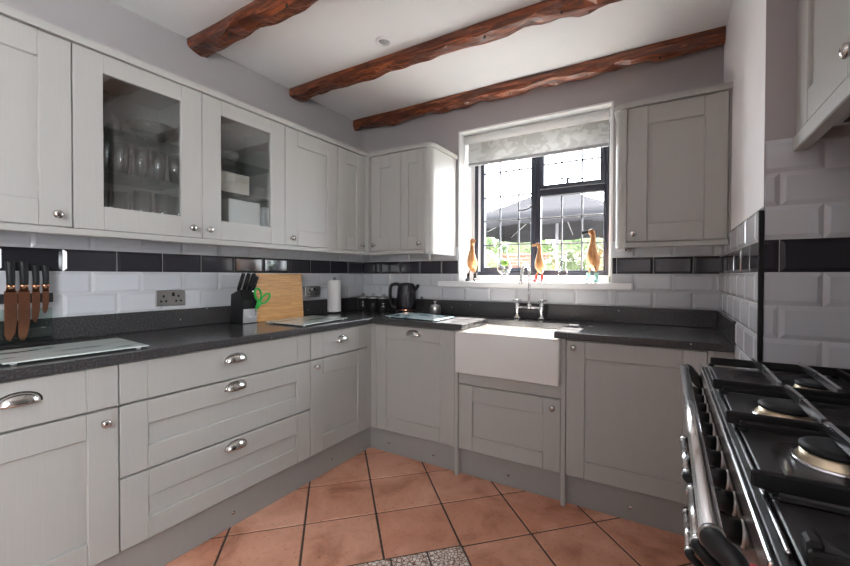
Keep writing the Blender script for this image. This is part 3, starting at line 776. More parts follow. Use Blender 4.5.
# ------------------------------------------------------------------ sockets
def socket(y, label):
    s = thing('double_socket', (.009, y, 1.075), label, 'socket', 'double wall sockets')
    F = FL; n = .0085; zc = 1.075
    bm = new(); fbox(bm, F, y - .0735, y + .0735, n, n + .009, zc - .043, zc + .043, .003); obj('face_plate', bm, 'nickel', s)
    for k in (-1, 1):
        u = y + k * .037
        for du, z0, z1, w in ((0, zc + .004, zc + .017, .0045), (-.012, zc - .021, zc - .011, .005), (.012, zc - .021, zc - .011, .005)):
            bm = new(); fbox(bm, F, u + du - w, u + du + w, n + .0088, n + .0095, z0, z1); obj('pin_slot', bm, 'black', s)
    for k in (-1, 1):
        bm = new(); fbox(bm, F, y + k * .010 - .007, y + k * .010 + .007, n + .0085, n + .013, zc + .010, zc + .030, .002); obj('switch', bm, 'black' if k > 0 else 'nickel', s)
socket(-1.569, 'chrome double socket on the left wall between the knife rack and the knife block')
socket(-.579, 'chrome double socket on the left wall between the bamboo board and the paper roll')

# ------------------------------------------------------------------ things on the left worktop
# knife rack: clear panel on a foot with a black magnet bar
kr = thing('knife_rack', (.06, -2.2, ZW), 'clear glass knife rack with black magnetic bar at the far left', 'knife rack')
bm = new(); box(bm, .046, .052, -2.42, -2.056, ZW + .0125, 1.06, .001); obj('glass_back', bm, 'shelf_glass', kr, 'clear glass back panel')
bm = new(); box(bm, .03, .11, -2.42, -2.056, ZW + .0005, ZW + .012, .002); obj('foot', bm, 'black', kr)
bm = new(); box(bm, .0525, .0640, -2.42, -2.056, 1.083, 1.123, .002); obj('magnet_bar', bm, 'black', kr)
def knife(y, zt, zb, hl, wd, label, hw=.0155):
    k = thing('kitchen_knife', (.069, y, zb), label, 'knife', 'copper knives on the rack')
    x0, x1 = .0665, .0685; zh = zt - hl
    bm = new(); F = lambda p, q, a: Vector((a, p, q))
    prism(bm, [(y - wd * .5, zh), (y - wd * .5, zb + wd * .75), (y - wd * .35, zb + wd * .25), (y - wd * .05, zb), (y + wd * .3, zb + wd * .9), (y + wd * .5, zb + wd * 2.4), (y + wd * .5, zh)], F, x0, x1); obj('blade', bm, 'copper', k)
    bm = new(); tube(bm, [(.0685, y, zh - .004), (.0695, y, zh + .018), (.07, y, zh + .026)], [(wd * .42, .004), (.012, .0075), (.0135, .009)], 14); obj('bolster', bm, 'copper', k)
    bm = new(); tube(bm, smoothpath([(.07, y, zh + .024), (.072, y, zh + hl * .45), (.073, y - .002, zh + hl * .85), (.073, y - .003, zt - .004), (.073, y - .003, zt)], 4), [(hw * (.82 + .2 * i / 16), .009 + .002 * math.sin(i / 16 * PI)) for i in range(16)] + [(hw * .75, .006)], 14); obj('handle', bm, 'black', k)
knife(-2.184, 1.254, .931, .120, .037, 'largest copper bladed knife, first on the rack from the left')
knife(-2.146, 1.255, .927, .120, .035, 'long copper bladed knife, second on the rack from the left')
knife(-2.111, 1.239, 1.001, .106, .025, 'medium copper bladed knife, third on the rack from the left', .0125)
knife(-2.081, 1.239, 1.036, .104, .021, 'small copper bladed knife, rightmost on the rack', .012)
def gboard(corners, mat, label):
    b = thing('chopping_board', (sum(c[0] for c in corners) / 4, sum(c[1] for c in corners) / 4, ZW), label, 'chopping board', 'glass boards on the worktop')
    bm = new(); prism(bm, corners, FZ, ZW + .006, ZW + .011, bev=.0015); obj('glass_plate', bm, mat, b)
    cx, cy = b.location.x, b.location.y
    for x, y in corners:
        bm = new(); lathe(bm, [(0, 0), (.009, 0), (.008, .006), (0, .006)], (cx + (x - cx) * .86, cy + (y - cy) * .86, ZW + .0003), seg=12); obj('foot', bm, 'white', b)
gboard([(.235, -1.892), (.235, -2.31), (.545, -2.31), (.565, -1.914)], 'board', 'pale glass chopping board in front of the knife rack')
gboard([(.208, -.755), (.245, -1.16), (.586, -1.168), (.520, -.742)], 'board', 'pale glass chopping board lying before the bamboo board')
gboard([(.622, -.190), (.648, -.510), (1.100, -.570), (1.090, -.315)], 'blue_board', 'pale blue glass board on the worktop left of the sink')
# knife block
kb = thing('knife_block', (.13, -1.21, ZW), 'black knife block with silver front plate and black handled knives', 'knife block')
FK = lambda p, q, a: Vector((p, a, q))
bm = new(); prism(bm, [(.055, ZW + .0008), (.175, ZW + .0008), (.180, 1.0), (.190, 1.05), (.150, 1.115), (.065, 1.085)], FK, -1.262, -1.165, bev=.004); obj('block', bm, 'black', kb)
bm = new(); prism(bm, [(.1755, ZW + .004), (.181, ZW + .004), (.186, .998), (.1805, .998)], FK, -1.258, -1.169, bev=.001); pl = obj('front_plate', bm, 'silver_paint', kb)
bm = new()
for a, b in (((-1.232, .955), (-1.212, .948)), ((-1.232, .949), (-1.204, .945)), ((-1.214, .955), (-1.20, .951))):
    tube(bm, [(.184, a[0], a[1]), (.184, b[0], b[1])], .0022, 6)
obj('emblem', bm, 'white', pl)
def blockknife(x, y, l, label):
    k = thing('block_knife', (x, y, 1.09), label, 'knife', 'knives in the block')
    d = Vector((.30, .14, 1)).normalized(); p = Vector((x, y, 1.092))
    bm = new(); tube(bm, [p, p + d * .02], [(.008, .011)] * 2, 12); obj('bolster', bm, 'chrome', k)
    bm = new(); tube(bm, [p + d * .02, p + d * l * .5, p + d * l], [(.009, .012), (.010, .0125), (.009, .014)], 12); obj('handle', bm, 'black', k)
    bm = new(); tube(bm, [p + d * (l), p + d * (l + .006)], [(.009, .0135), (.007, .012)], 12); obj('end_cap', bm, 'chrome', k)
blockknife(.105, -1.245, .125, 'black handled knife at the left of the knife block')
blockknife(.112, -1.215, .125, 'black handled knife in the middle of the knife block')
blockknife(.120, -1.185, .125, 'black handled knife at the right rear of the knife block')
blockknife(.158, -1.185, .105, 'shorter black handled knife leaning out of the block above the scissors')
sc_ = thing('scissors', (.2, -1.18, 1.0), 'green handled scissors hooked on the front of the knife block', 'scissors')
def ring(c, ru, rv, ux, vx, r):
    bm_pts = [Vector(c) + Vector(ux) * ru * math.cos(2 * PI * i / 24) + Vector(vx) * rv * math.sin(2 * PI * i / 24) for i in range(25)]
    return bm_pts
uv = Vector((.12, .95, .28)).normalized(); vv = Vector((.15, -.28, .95)).normalized()
bm = new(); tube(bm, ring((.205, -1.178, 1.085), .020, .038, uv, vv, 0), .006, 10); tube(bm, [(.203, -1.172, 1.05), (.200, -1.178, 1.02), (.199, -1.185, .998)], [.007, .009, .008], 10)
obj('handle', bm, 'green', sc_)
u2 = Vector((.1, .75, -.55)).normalized(); v2 = Vector((.2, .6, .75)).normalized()
bm = new(); tube(bm, ring((.215, -1.135, 1.058), .019, .036, u2, v2, 0), .006, 10); tube(bm, [(.208, -1.158, 1.03), (.200, -1.178, 1.01), (.199, -1.188, .995)], [.007, .009, .008], 10)
obj('handle', bm, 'green', sc_)
bm = new(); prism(bm, [(-1.194, 1.0), (-1.176, 1.0), (-1.183, .955), (-1.188, .955)], lambda p, q, a: Vector((a, p, q)), .1925, .1955); lathe(bm, [(0, 0), (.007, 0), (.006, .004), (0, .005)], (.1965, -1.185, 1.0), (1, 0, 0), 14); obj('blade', bm, 'chrome', sc_)
# bamboo board leaning against the wall
bm = new(); tl = math.atan2(.022, .31)
Rb = Matrix.Translation((.170, -.982, ZW + .0008)) @ Matrix.Rotation(-tl, 4, 'Y')
t = bmesh.new(); merge_box = box(t, -.018, 0, -.180, .180, 0, .300, .0); 
bmesh.ops.bevel(t, geom=[e for e in t.edges if abs((e.verts[0].co - e.verts[1].co).x) > .01], offset=.010, segments=3, profile=.5, affect='EDGES')
bmesh.ops.bevel(t, geom=t.edges[:], offset=.002, segments=1, profile=.5, affect='EDGES')
merge(bm, t); bb = obj('cutting_board', bm, 'bamboo'); bb.matrix_world = Rb
tag(bb, 'bamboo cutting board leaning against the tiles behind the knife block', 'cutting board')
# paper roll
pr = thing('paper_roll_holder', (.14, -.485, ZW), 'white paper towel roll upright on a dark stand by the corner', 'paper towel')
bm = new(); lathe(bm, [(0, 0), (.062, 0), (.062, .008), (.058, .011), (0, .012)], (.14, -.485, ZW + .0005)); obj('stand', bm, 'black', pr)
bm = new(); lathe(bm, [(.018, .0), (.047, 0), (.050, .003), (.050, .235), (.047, .238), (.018, .238)], (.14, -.485, ZW + .0135), (.0, .0, 1), 32); obj('roll', bm, 'paper', pr)
bm = new(); lathe(bm, [(.006, 0), (.006, .012), (.012, .016), (.012, .022), (0, .025)], (.14, -.485, ZW + .249), seg=14); obj('finial', bm, 'chrome', pr)
# canisters
def canister(x, y, label):
    c = thing('storage_canister', (x, y, ZW), label, 'canister', 'black canisters in the corner')
    bm = new(); lathe(bm, [(0, .0006), (.044, .0006), (.046, .003), (.046, .098), (0, .098)], (x, y, ZW), seg=28); b = obj('body', bm, 'black', c)
    bm = new(); lathe(bm, [(.0465, .0985), (.047, .1), (.047, .112), (.04, .116), (.012, .117), (.010, .122), (.016, .128), (.015, .136), (0, .138)], (x, y, ZW), seg=28); obj('lid', bm, 'nickel', c, 'silver lid with knob')
    return c, b
CD = Vector((.83, -.56, 0)).normalized(); CE = Vector((.56, .83, 0))
for i, (x, y, lb) in enumerate(((.115, -.125, 'black canister with silver lid, leftmost of three beside the wall corner'), (.222, -.125, 'black canister with silver lid, middle of the three by the corner'), (.325, -.12, 'black canister with silver lid, next to the kettle'))):
    c, b = canister(x, y, lb)
    bm = new(); f = Vector((.62, -.78, 0)); s_ = Vector((.78, .62, 0)); o = Vector((x, y, ZW)) + f * .0465
    hs = ((.034, .07), ) if i != 2 else ((.036, .058), )
    for k, z in enumerate([.036, .048, .060, .072] if i == 0 else [.045, .055] if i == 1 else [.036, .05, .062]):
        w = (.006, .004, .006, .005)[k] if i == 0 else .005 if i == 1 else (.010, .003, .007)[k]
        a = o + Vector((0, 0, z)); tube(bm, [a - s_ * w, a + s_ * w], .0022, 6)
    obj('lettering', bm, 'nickel' if i == 1 else 'white', b)
# kettle
kx, ky = .552, -.115
kt = thing('kettle', (kx, ky, ZW), 'black textured electric kettle with a handle on the left, near the corner', 'kettle')
bm = new(); lathe(bm, [(0, .0006), (.082, .0006), (.083, .012), (.080, .018), (0, .018)], (kx, ky, ZW), seg=32); obj('power_base', bm, 'black', kt)
bm = new(); lathe(bm, [(.0805, .0185), (.0805, .024)], (kx, ky, ZW), seg=32); obj('trim_ring', bm, 'copper', kt)
def m_kettle():
    m, nt, b = nodes('kettle_texture'); setp(b, Base_Color=(.014, .014, .02, 1), Roughness=.22)
    v = nt.nodes.new('ShaderNodeTexVoronoi'); v.inputs['Scale'].default_value = 75; tc = nt.nodes.new('ShaderNodeTexCoord'); nt.links.new(tc.outputs['Object'], v.inputs['Vector'])
    bump(nt, b, v.outputs['Distance'], .9, .004); return m
M['kettle'] = m_kettle()
bm = new(); lathe(bm, [(0, .0245), (.079, .0245), (.081, .05), (.077, .12), (.069, .195), (.064, .215)], (kx, ky, ZW), seg=40); obj('jug', bm, 'kettle', kt)
bm = new(); lathe(bm, [(.064, .2152), (.058, .226), (.02, .233), (0, .234)], (kx, ky, ZW), seg=32); obj('lid', bm, 'black', kt)
hd = Vector((-.87, -.50, 0))
bm = new(); tube(bm, smoothpath([Vector((kx, ky, ZW + .215)) + hd * .045, Vector((kx, ky, ZW + .222)) + hd * .09, Vector((kx, ky, ZW + .20)) + hd * .125, Vector((kx, ky, ZW + .12)) + hd * .128, Vector((kx, ky, ZW + .05)) + hd * .115, Vector((kx, ky, ZW + .04)) + hd * .078], 5), (.0125), 12); obj('handle', bm, 'black', kt)
bm = new(); tube(bm, [Vector((kx, ky, ZW + .175)) - hd * .06, Vector((kx, ky, ZW + .205)) - hd * .088, Vector((kx, ky, ZW + .216)) - hd * .100], [(.022, .018), (.016, .014), (.012, .009)], 12); obj('spout', bm, 'black', kt)
bm = new(); tube(bm, smoothpath([(kx + .075, ky + .02, ZW + .008), (kx + .12, ky + .04, ZW + .03), (kx + .13, ky + .05, ZW + .085), (kx + .10, ky + .07, ZW + .12), (kx + .085, ky + .085, ZW + .10)], 6), .0035, 8); obj('cable', bm, 'black', kt)
# small jar
jx, jy = .815, -.11
jr = thing('storage_jar', (jx, jy, ZW), 'small silver and glass jar with a knobbed lid beside the kettle', 'jar')
bm = new(); lathe(bm, [(0, .0006), (.042, .0006), (.045, .004), (.045, .052), (.043, .056)], (jx, jy, ZW), seg=28); obj('body', bm, 'nickel', jr)
bm = new(); lathe(bm, [(.043, .0565), (.044, .062), (.03, .068), (.006, .07), (.006, .080), (.012, .086), (.010, .094), (0, .096)], (jx, jy, ZW), seg=24); obj('lid', bm, 'chrome', jr)

# ------------------------------------------------------------------ ornaments on the sill
SZ = 1.1585
def duck(x, y, s, face, boots, bill, label, head=(-1, -.2)):
    """face: unit direction (dx, dy) the bill points to."""
    d = thing('wooden_duck', (x, y, SZ), label, 'ornament', 'wooden ducks on the window sill')
    hx = Vector((head[0], head[1], 0)).normalized()
    fx = Vector((face[0], face[1], 0)).normalized(); sd = Vector((-fx.y, fx.x, 0)); O = Vector((x, y, SZ)); Z = Vector((0, 0, 1))
    def p(a, z, b=0): return O + fx * a * s + sd * b * s + Z * z * s
    def hp_(a, z): return O + hx * a * s + Z * z * s
    bm = new()
    path = smoothpath([p(-.048, .070), p(-.030, .085), p(-.010, .115), p(.002, .150), p(.006, .185), p(.000, .225), p(-.002, .255), hp_(.008, .280), hp_(.024, .282)], 4)
    rr = [.006, .024, .037, .034, .024, .0155, .0135, .0185, .010]
    rads = []
    for i in range(len(path)):
        t = i / 4; k = min(int(t), len(rr) - 2); rads.append((rr[k] * (1 - (t - k)) + rr[k + 1] * (t - k)) * s)
    tube(bm, path, rads, 16); o = obj('body', bm, 'duck', d)
    bm = new(); tube(bm, [hp_(.020, .282), hp_(.040, .279), hp_(.056, .277), hp_(.060, .277)], [(.009 * s, .009 * s), (.006 * s, .010 * s), (.004 * s, .009 * s), (.001, .003)], 12); obj('bill', bm, bill, d)
    for k in (-1, 1):
        f = (.012 if k > 0 else -.006)
        bm = new(); tube(bm, [p(f - .008, .085, k * .017), p(f, .05, k * .028)], .005 * s, 8); lg = obj('leg', bm, 'duck', d)
        bm = new(); tube(bm, [p(f, .0545, k * .028), p(f, .03, k * .029), p(f, .012, k * .030)], [.0105 * s, .0095 * s, .011 * s], 12)
        tube(bm, [p(f - .012, .0105, k * .030), p(f + .006, .0115, k * .031), p(f + .024, .0095, k * .033), p(f + .034, .006, k * .034)], [(.0095 * s, .010 * s), (.0105 * s, .011 * s), (.009 * s, .012 * s), (.004 * s, .006 * s)], 12)
        obj('boot', bm, boots, d)
duck(1.045, .055, 1.10, (.1, -1), 'black', 'duck', 'slender wooden duck with black boots at the left end of the sill', (.75, -.65))
duck(1.575, .030, .92, (-.15, -1), 'red', 'duck', 'wooden duck wearing red boots behind the tap')
duck(1.925, .030, 1.17, (-.3, -.95), 'mint', 'black', 'tallest wooden duck, mint green boots and black bill, right end of the sill', (-1, -.3))
M['clear'] = m_thin_glass('clear_glass', (.82, .85, .85), 2.0, 2.5)
gd = thing('glass_figure', (1.315, .04, SZ), 'clear glass bird figure with a green ball inside, left of the tap', 'ornament')
def gp(a, z, b=0): return Vector((1.315 + a, .04 + b, SZ + z))
bm = new(); lathe(bm, [(0, .055), (.035, .06), (.052, .09), (.050, .12), (.035, .16), (.022, .20), (.022, .225), (.028, .245), (.022, .268), (0, .278)], (1.315, .04, SZ), seg=24); obj('body', bm, 'clear', gd)
bm = new(); lathe(bm, [(0, -.028)] + [(.028 * math.cos(a * PI / 12), .028 * math.sin(a * PI / 12)) for a in range(-5, 6)] + [(0, .028)], (1.317, .035, SZ + .135), seg=20); obj('ball', bm, 'apple_green', gd)
bm = new(); lathe(bm, [(.0515, .078), (.0535, .088), (.0535, .104), (.0515, .112)], (1.315, .04, SZ), seg=24); obj('band', bm, 'chrome', gd)
for k in (-1, 1):
    bm = new(); tube(bm, smoothpath([gp(k * .018, .062), gp(k * .024, .03), gp(k * .020, .012), gp(k * .020, .007)], 4), .007, 10); tube(bm, [gp(k * .02 - .016, .0075, .004), gp(k * .02 + .004, .0085, -.006), gp(k * .02 + .02, .005, -.03)], [.006, .0075, .004], 10); obj('foot', bm, 'chrome', gd)
bm = new(); tube(bm, [gp(-.022, .245, -.01), gp(-.044, .240, -.022)], [.008, .003], 10); obj('bill', bm, 'chrome', gd)
g2 = thing('glass_figure', (1.735, .03, SZ), 'small clear glass figure with a dark dot on its head, between two ducks', 'ornament')
def hp(a, z, b=0): return Vector((1.735 + a, .03 + b, SZ + z))
bm = new(); lathe(bm, [(0, .022), (.024, .03), (.034, .055), (.026, .085), (.015, .10), (.024, .118), (.024, .135), (.012, .150), (0, .153)], (1.735, .03, SZ), seg=24); obj('body', bm, 'clear', g2)
bm = new(); lathe(bm, [(0, -.009), (.008, -.005), (.009, 0), (.006, .007), (0, .009)], hp(-.004, .142, -.022), (0, -1, .2), 14); obj('dot', bm, 'black', g2)
for k in (-1, 1):
    bm = new(); tube(bm, [hp(k * .014, .032), hp(k * .016, .012), hp(k * .016, .007, -.012), hp(k * .016, .005, -.026)], [.007, .006, .0065, .003], 10); obj('foot', bm, 'clear', g2)

# ------------------------------------------------------------------ range cooker
YC0, YC1 = -2.185, -1.135
FX = 2.455
ck = thing('range_cooker', (2.76, -1.66, 0), 'black and chrome range cooker in the tiled alcove on the right', 'cooker')
bm = new(); box(bm, 2.475, 3.07, YC0, YC1, .09, .893, .003); obj('body', bm, 'black_gloss', ck)
for x in (2.53, 3.02):
    for y in (YC0 + .06, YC1 - .06):
        bm = new(); lathe(bm, [(0, 0), (.022, 0), (.022, .012), (.014, .02), (.014, .089), (0, .089)], (x, y, .0005), seg=14); obj('foot', bm, 'black', ck)
# hob plate with pressed wells
secs = [(-1.150, -1.490), (-1.490, -1.760), (-1.760, -2.030), (-2.030, -2.178)]
HZ = .913
bm = new()
box(bm, 2.462, 3.07, YC0, YC1, .8935, .9005, .0)
def well(bm, x0, x1, y0, y1, z, dep, ins, rad, seg=6):
    def rr(i, r, zz):
        a0, a1, b0, b1 = x0 + i, x1 - i, y0 + i, y1 - i; out = []
        for cx, cy, s in ((a1 - r, b1 - r, 0), (a0 + r, b1 - r, PI / 2), (a0 + r, b0 + r, PI), (a1 - r, b0 + r, 3 * PI / 2)):
            for k in range(seg + 1): out.append(bm.verts.new((cx + r * math.cos(s + PI / 2 * k / seg), cy + r * math.sin(s + PI / 2 * k / seg), zz)))
        return out
    L = [rr(0, .002, z - .012), rr(0, .002, z - .002), rr(.002, .004, z), rr(ins, rad, z), rr(ins + .006, rad * .95, z - .003), rr(ins + .02, rad * .8, z - dep)]
    n = len(L[0])
    for A, B in zip(L, L[1:]):
        for i in range(n): bm.faces.new((A[i], A[(i + 1) % n], B[(i + 1) % n], B[i])).smooth = False
    bm.faces.new(L[-1])
for (ya, yb) in secs[:3]:
    well(bm, 2.474, 3.06, yb + .001, ya - .001, HZ, .011, .030, .06)
well(bm, 2.474, 3.06, secs[3][1] + .001, secs[3][0] - .001, HZ, .006, .028, .06)
bmesh.ops.recalc_face_normals(bm, faces=bm.faces)
obj('hob_plate', bm, 'hob', ck)
bm = new(); box(bm, 2.444, 2.4495, YC0, YC1, .884, .915, .0025, 0, 2); box(bm, 2.4545, 2.4575, YC0 + .004, YC1 - .002, .884, .911, .001); box(bm, 2.4635, 2.469, YC0 + .03, YC1 - .01, .901, .914, .002, 0, 2)
ft = None
ft = obj('front_trim', bm, 'chrome', ck, 'chrome trim strip along the hob front')
bm = new(); box(bm, 2.4496, 2.4725, YC0 + .002, YC1 - .001, .8838, .904, .001); obj('trim_backing', bm, 'black', ft)
# burners
def burner(x, y, r):
    b = None
    bm = new(); lathe(bm, [(0, 0), (r * 1.1, 0), (r * 1.1, .004), (r * .95, .012), (r * .9, .02), (0, .02)], (x, y, HZ - .0105), seg=32); b = obj('burner', bm, 'brass', ck)
    bm = new(); lathe(bm, [(r * .93, .0), (r * .95, .002), (r * .93, .007), (r * .7, .0095), (0, .010)], (x, y, HZ + .0098), seg=32); obj('burner_cap', bm, 'iron', b)
    bm = new(); lathe(bm, [(r * 1.14, 0.0), (r * 1.16, .005), (r * 1.05, .006)], (x, y, HZ - .0105), seg=32); obj('burner_ring', bm, 'chrome', b)
BX = 2.605
FINGERS = ((2.585, 2.69), (2.595,), (2.595,))
for (bx, by), r in zip(((2.685, -1.335), (2.575, -1.605), (2.590, -1.835)), (.045, .052, .050)):
    burner(bx, by, r); burner(2.91, by, .042)
# pan supports: loose cast-iron frames with tapered fingers
def panfinger(bm, a, b, w=.013, h0=.013, h1=.015, z0=.925):
    a = Vector(a); b = Vector(b); d = (b - a).normalized(); s = Vector((-d.y, d.x, 0)) * w / 2
    top = z0 + .026
    vs = []
    for p, hh in ((a, h1), (b, h0)):
        for q in (-1, 1):
            vs.append((bm.verts.new(Vector((p.x, p.y, top - hh)) + s * q), bm.verts.new(Vector((p.x, p.y, top + (0.003 if p is b else 0))) + s * q * .6)))
    A0, A1, B0, B1 = vs
    for f in ((A0[0], A0[1], A1[1], A1[0]), (B0[0], B1[0], B1[1], B0[1]), (A0[1], B0[1], B1[1], A1[1]), (A0[0], A1[0], B1[0], B0[0]), (A0[0], B0[0], B0[1], A0[1]), (A1[0], A1[1], B1[1], B1[0])): bm.faces.new(f)
def pan_support(ya, yb, label, cols):
    ps = thing('pan_support', (2.77, (ya + yb) / 2, HZ), label, 'pan support', 'cast iron pan supports on the hob')
    bm = new(); x0, x1 = 2.453, 3.052; zb, zt = .918, .942; w = .010
    box(bm, x0 + .02, x1, ya - .004 - w, ya - .004, zb, zt if ya > -1.2 else zb + .014, .003); box(bm, x0, x1, yb + .004, yb + .004 + w, zb, zt, .003)
    box(bm, x1 - w, x1, yb + .004, ya - .004, zb, zt, .003); box(bm, 2.768, 2.778, yb + .012, ya - .012, zb + .004, zt, .003)
    for x in (x0 + .016, x1 - .02, 2.76):
        for y in (ya - .012, yb + .012): box(bm, x, x + .014, y - .006, y + .006, HZ + .0003, zb + .004, .002)
    obj('frame', bm, 'iron', ps)
    m = (ya + yb) / 2
    for cx in cols + (2.91,):
        for sgn, y in ((1, ya - .008), (-1, yb + .008)):
            bm = new(); panfinger(bm, (cx, y, 0), (cx, m + sgn * .004, 0)); bmesh.ops.recalc_face_normals(bm, faces=bm.faces); obj('finger', bm, 'chrome', ps)  # chrome on the iron fingers stands in for window highlights along their tops
    return ps
for (ya, yb), cols, lb in zip(secs[:3], FINGERS, ('cast iron pan support farthest back, next to the tiled wall', 'cast iron pan support second from the tiled wall', 'cast iron pan support third from the tiled wall')): pan_support(ya, yb, lb, cols)
gr = thing('griddle', (2.77, (secs[3][0] + secs[3][1]) / 2, HZ), 'flat black griddle plate at the near end of the hob', 'griddle')
G0, G1 = secs[3][1] + .004, secs[3][0] - .006
bm = new(); box(bm, 2.478, 3.05, G1 - .008, G1, HZ + .001, .921, .003); box(bm, 2.478, 3.05, G0, G0 + .010, HZ + .001, .930, .003)
box(bm, 2.478, 2.492, G0 + .008, G0 + .03, HZ + .001, .936, .003); box(bm, 3.04, 3.05, G0 + .01, G1 - .01, HZ + .001, .932, .003)
obj('rim', bm, 'iron', gr)
bm = new(); box(bm, 2.545, 3.039, G0 + .0105, G1 - .0105, HZ + .0012, HZ + .006, .002); obj('plate', bm, 'hob', gr)
# control panel and knobs
bm = new(); prism(bm, [(2.474, .79), (2.452, .79), (2.446, .88), (2.474, .893)], lambda p, q, a: Vector((p, a, q)), YC0 + .002, YC1 - .002, bev=.002); cp = obj('control_panel', bm, 'black_gloss', ck)
for i in range(10):
    y = -1.25 - i * .084; d = (-1, 0, .07)
    bm = new(); lathe(bm, [(0, 0), (.0185, 0), (.0185, .003), (.0165, .0045)], (2.4495, y, .842), d, 20); k = obj('control_knob_ring', bm, 'nickel', cp)
    bm = new(); lathe(bm, [(.0, .005), (.017, .005), (.0155, .024), (.014, .027), (0, .028)], (2.4495, y, .842), d, 20); box(bm, 2.414, 2.43, y - .003, y + .003, .826, .862, .002); obj('control_knob', bm, 'black', cp)
bm = new(); box(bm, 2.437, 2.4465, -2.135, -2.125, .862, .874, .002); obj('indicator_light', bm, 'red_plastic', cp)
# towel rail
RXX, RZZ = 2.400, .905
bm = new(); tube(bm, [(RXX, -1.205, RZZ), (RXX, -2.150, RZZ)], .0125, 20)
rail = obj('towel_rail', bm, 'chrome', ck, 'long chrome towel rail')
for y in (-1.205, -2.150):
    s = 1 if y > -1.5 else -1
    bm = new(); tube(bm, smoothpath([(RXX, y - s * .004, RZZ), (RXX + .002, y + s * .012, RZZ), (RXX + .016, y + s * .024, RZZ - .006), (2.43, y + s * .024, RZZ - .03), (2.452, y + s * .02, RZZ - .055)], 5), [(.013, .013)] * 5 + [(.012, .0135)] * 8 + [(.014, .016)] * 8, 14); obj('rail_bracket', bm, 'black', rail)
    bm = new(); tube(bm, [(RXX, y, RZZ), (RXX, y + s * .006, RZZ)], .0140, 18); obj('rail_collar', bm, 'nickel', rail)
# oven doors
def oven(y0, y1, z0, z1, hy0, hy1, hx, hz):
    bm = new(); box(bm, FX, 2.474, y0, y1, z0, z1, .004, 0, 2); d = obj('oven_door', bm, 'black_gloss', ck)
    bm = new(); tube(bm, [(hx, hy0, hz), (hx, hy1, hz)], .010, 16)
    for y, s in ((hy0, 1), (hy1, -1)): lathe(bm, [(.010, 0), (.0125, .001), (.0125, .012), (.010, .014)], (hx, y, hz), (0, s, 0), 16)
    h = obj('oven_handle', bm, 'chrome', d)
    for y, s in ((hy0, -1), (hy1, 1)):
        bm = new(); tube(bm, smoothpath([(hx, y + s * -.002, hz), (hx, y + s * .008, hz), (hx + .012, y + s * .016, hz - .008), (hx + .035, y + s * .016, hz - .032), (FX - .001, y + s * .016, hz - .05)], 4), .0105, 12); obj('handle_bracket', bm, 'black', h)
oven(-1.660, -1.150, .455, .785, -1.625, -1.395, 2.396, .742)
oven(-2.175, -1.668, .12, .785, -1.890, -1.690, 2.402, .742)
oven(-1.660, -1.150, .12, .448, -1.415, -1.195, 2.410, .44)

# ------------------------------------------------------------------ hood cabinet
HXF = 2.680; hn = AX - HXF      # face distance from the alcove back wall
hc = thing('hood_cabinet', (2.88, -1.7, 1.58), 'large grey cabinet over the cooker enclosing the extractor', 'cabinet')
Y1h, Y0h = YA - .012, -2.38
bm = new(); HT = 2.33
fbox(bm, FH, Y0h, Y1h, .005, hn - .022, 1.66, HT); fbox(bm, FH, Y1h - .018, Y1h, .005, hn - .022, 1.60, 1.66); fbox(bm, FH, Y0h, Y0h + .018, .005, hn - .022, 1.60, 1.66); obj('carcass', bm, 'paint', hc)
bm = new(); fbox(bm, FH, Y0h, Y1h, hn - .030, hn + .006, 1.578, 1.622, .003); obj('light_rail', bm, 'paint', hc)
for a, b, k in ((-1.645, Y1h, -1.607), (-2.02, -1.645, -1.98), (Y0h, -2.02, -2.06)):
    d = front(FH, 'door', hc, a, b, 1.625, HT, hn - .02, st=.112 if b == Y1h else .092, rt=.095, rb=.09); knob(FH, k, hn, 1.652, d)
bm = new(); fbox(bm, FH, Y0h, Y1h, .01, hn + .014, HT + .001, HT + .03, .003); obj('cornice', bm, 'paint', hc)
ex = thing('extractor', (2.86, -1.7, 1.6), 'dark extractor grille under the hood cabinet', 'extractor hood')
bm = new(); box(bm, 2.715, 3.05, -2.25, -1.22, 1.612, 1.655, .003); obj('housing', bm, 'grey_plastic', ex)
for i in range(3):
    y0 = -1.26 - i * .33
    bm = new(); box(bm, 2.75, 3.02, y0 - .30, y0, 1.607, 1.6115, .001)
    for k in range(9): box(bm, 2.765, 3.005, y0 - .29 + k * .032, y0 - .278 + k * .032, 1.604, 1.6068)
    obj('filter', bm, 'dark', ex)

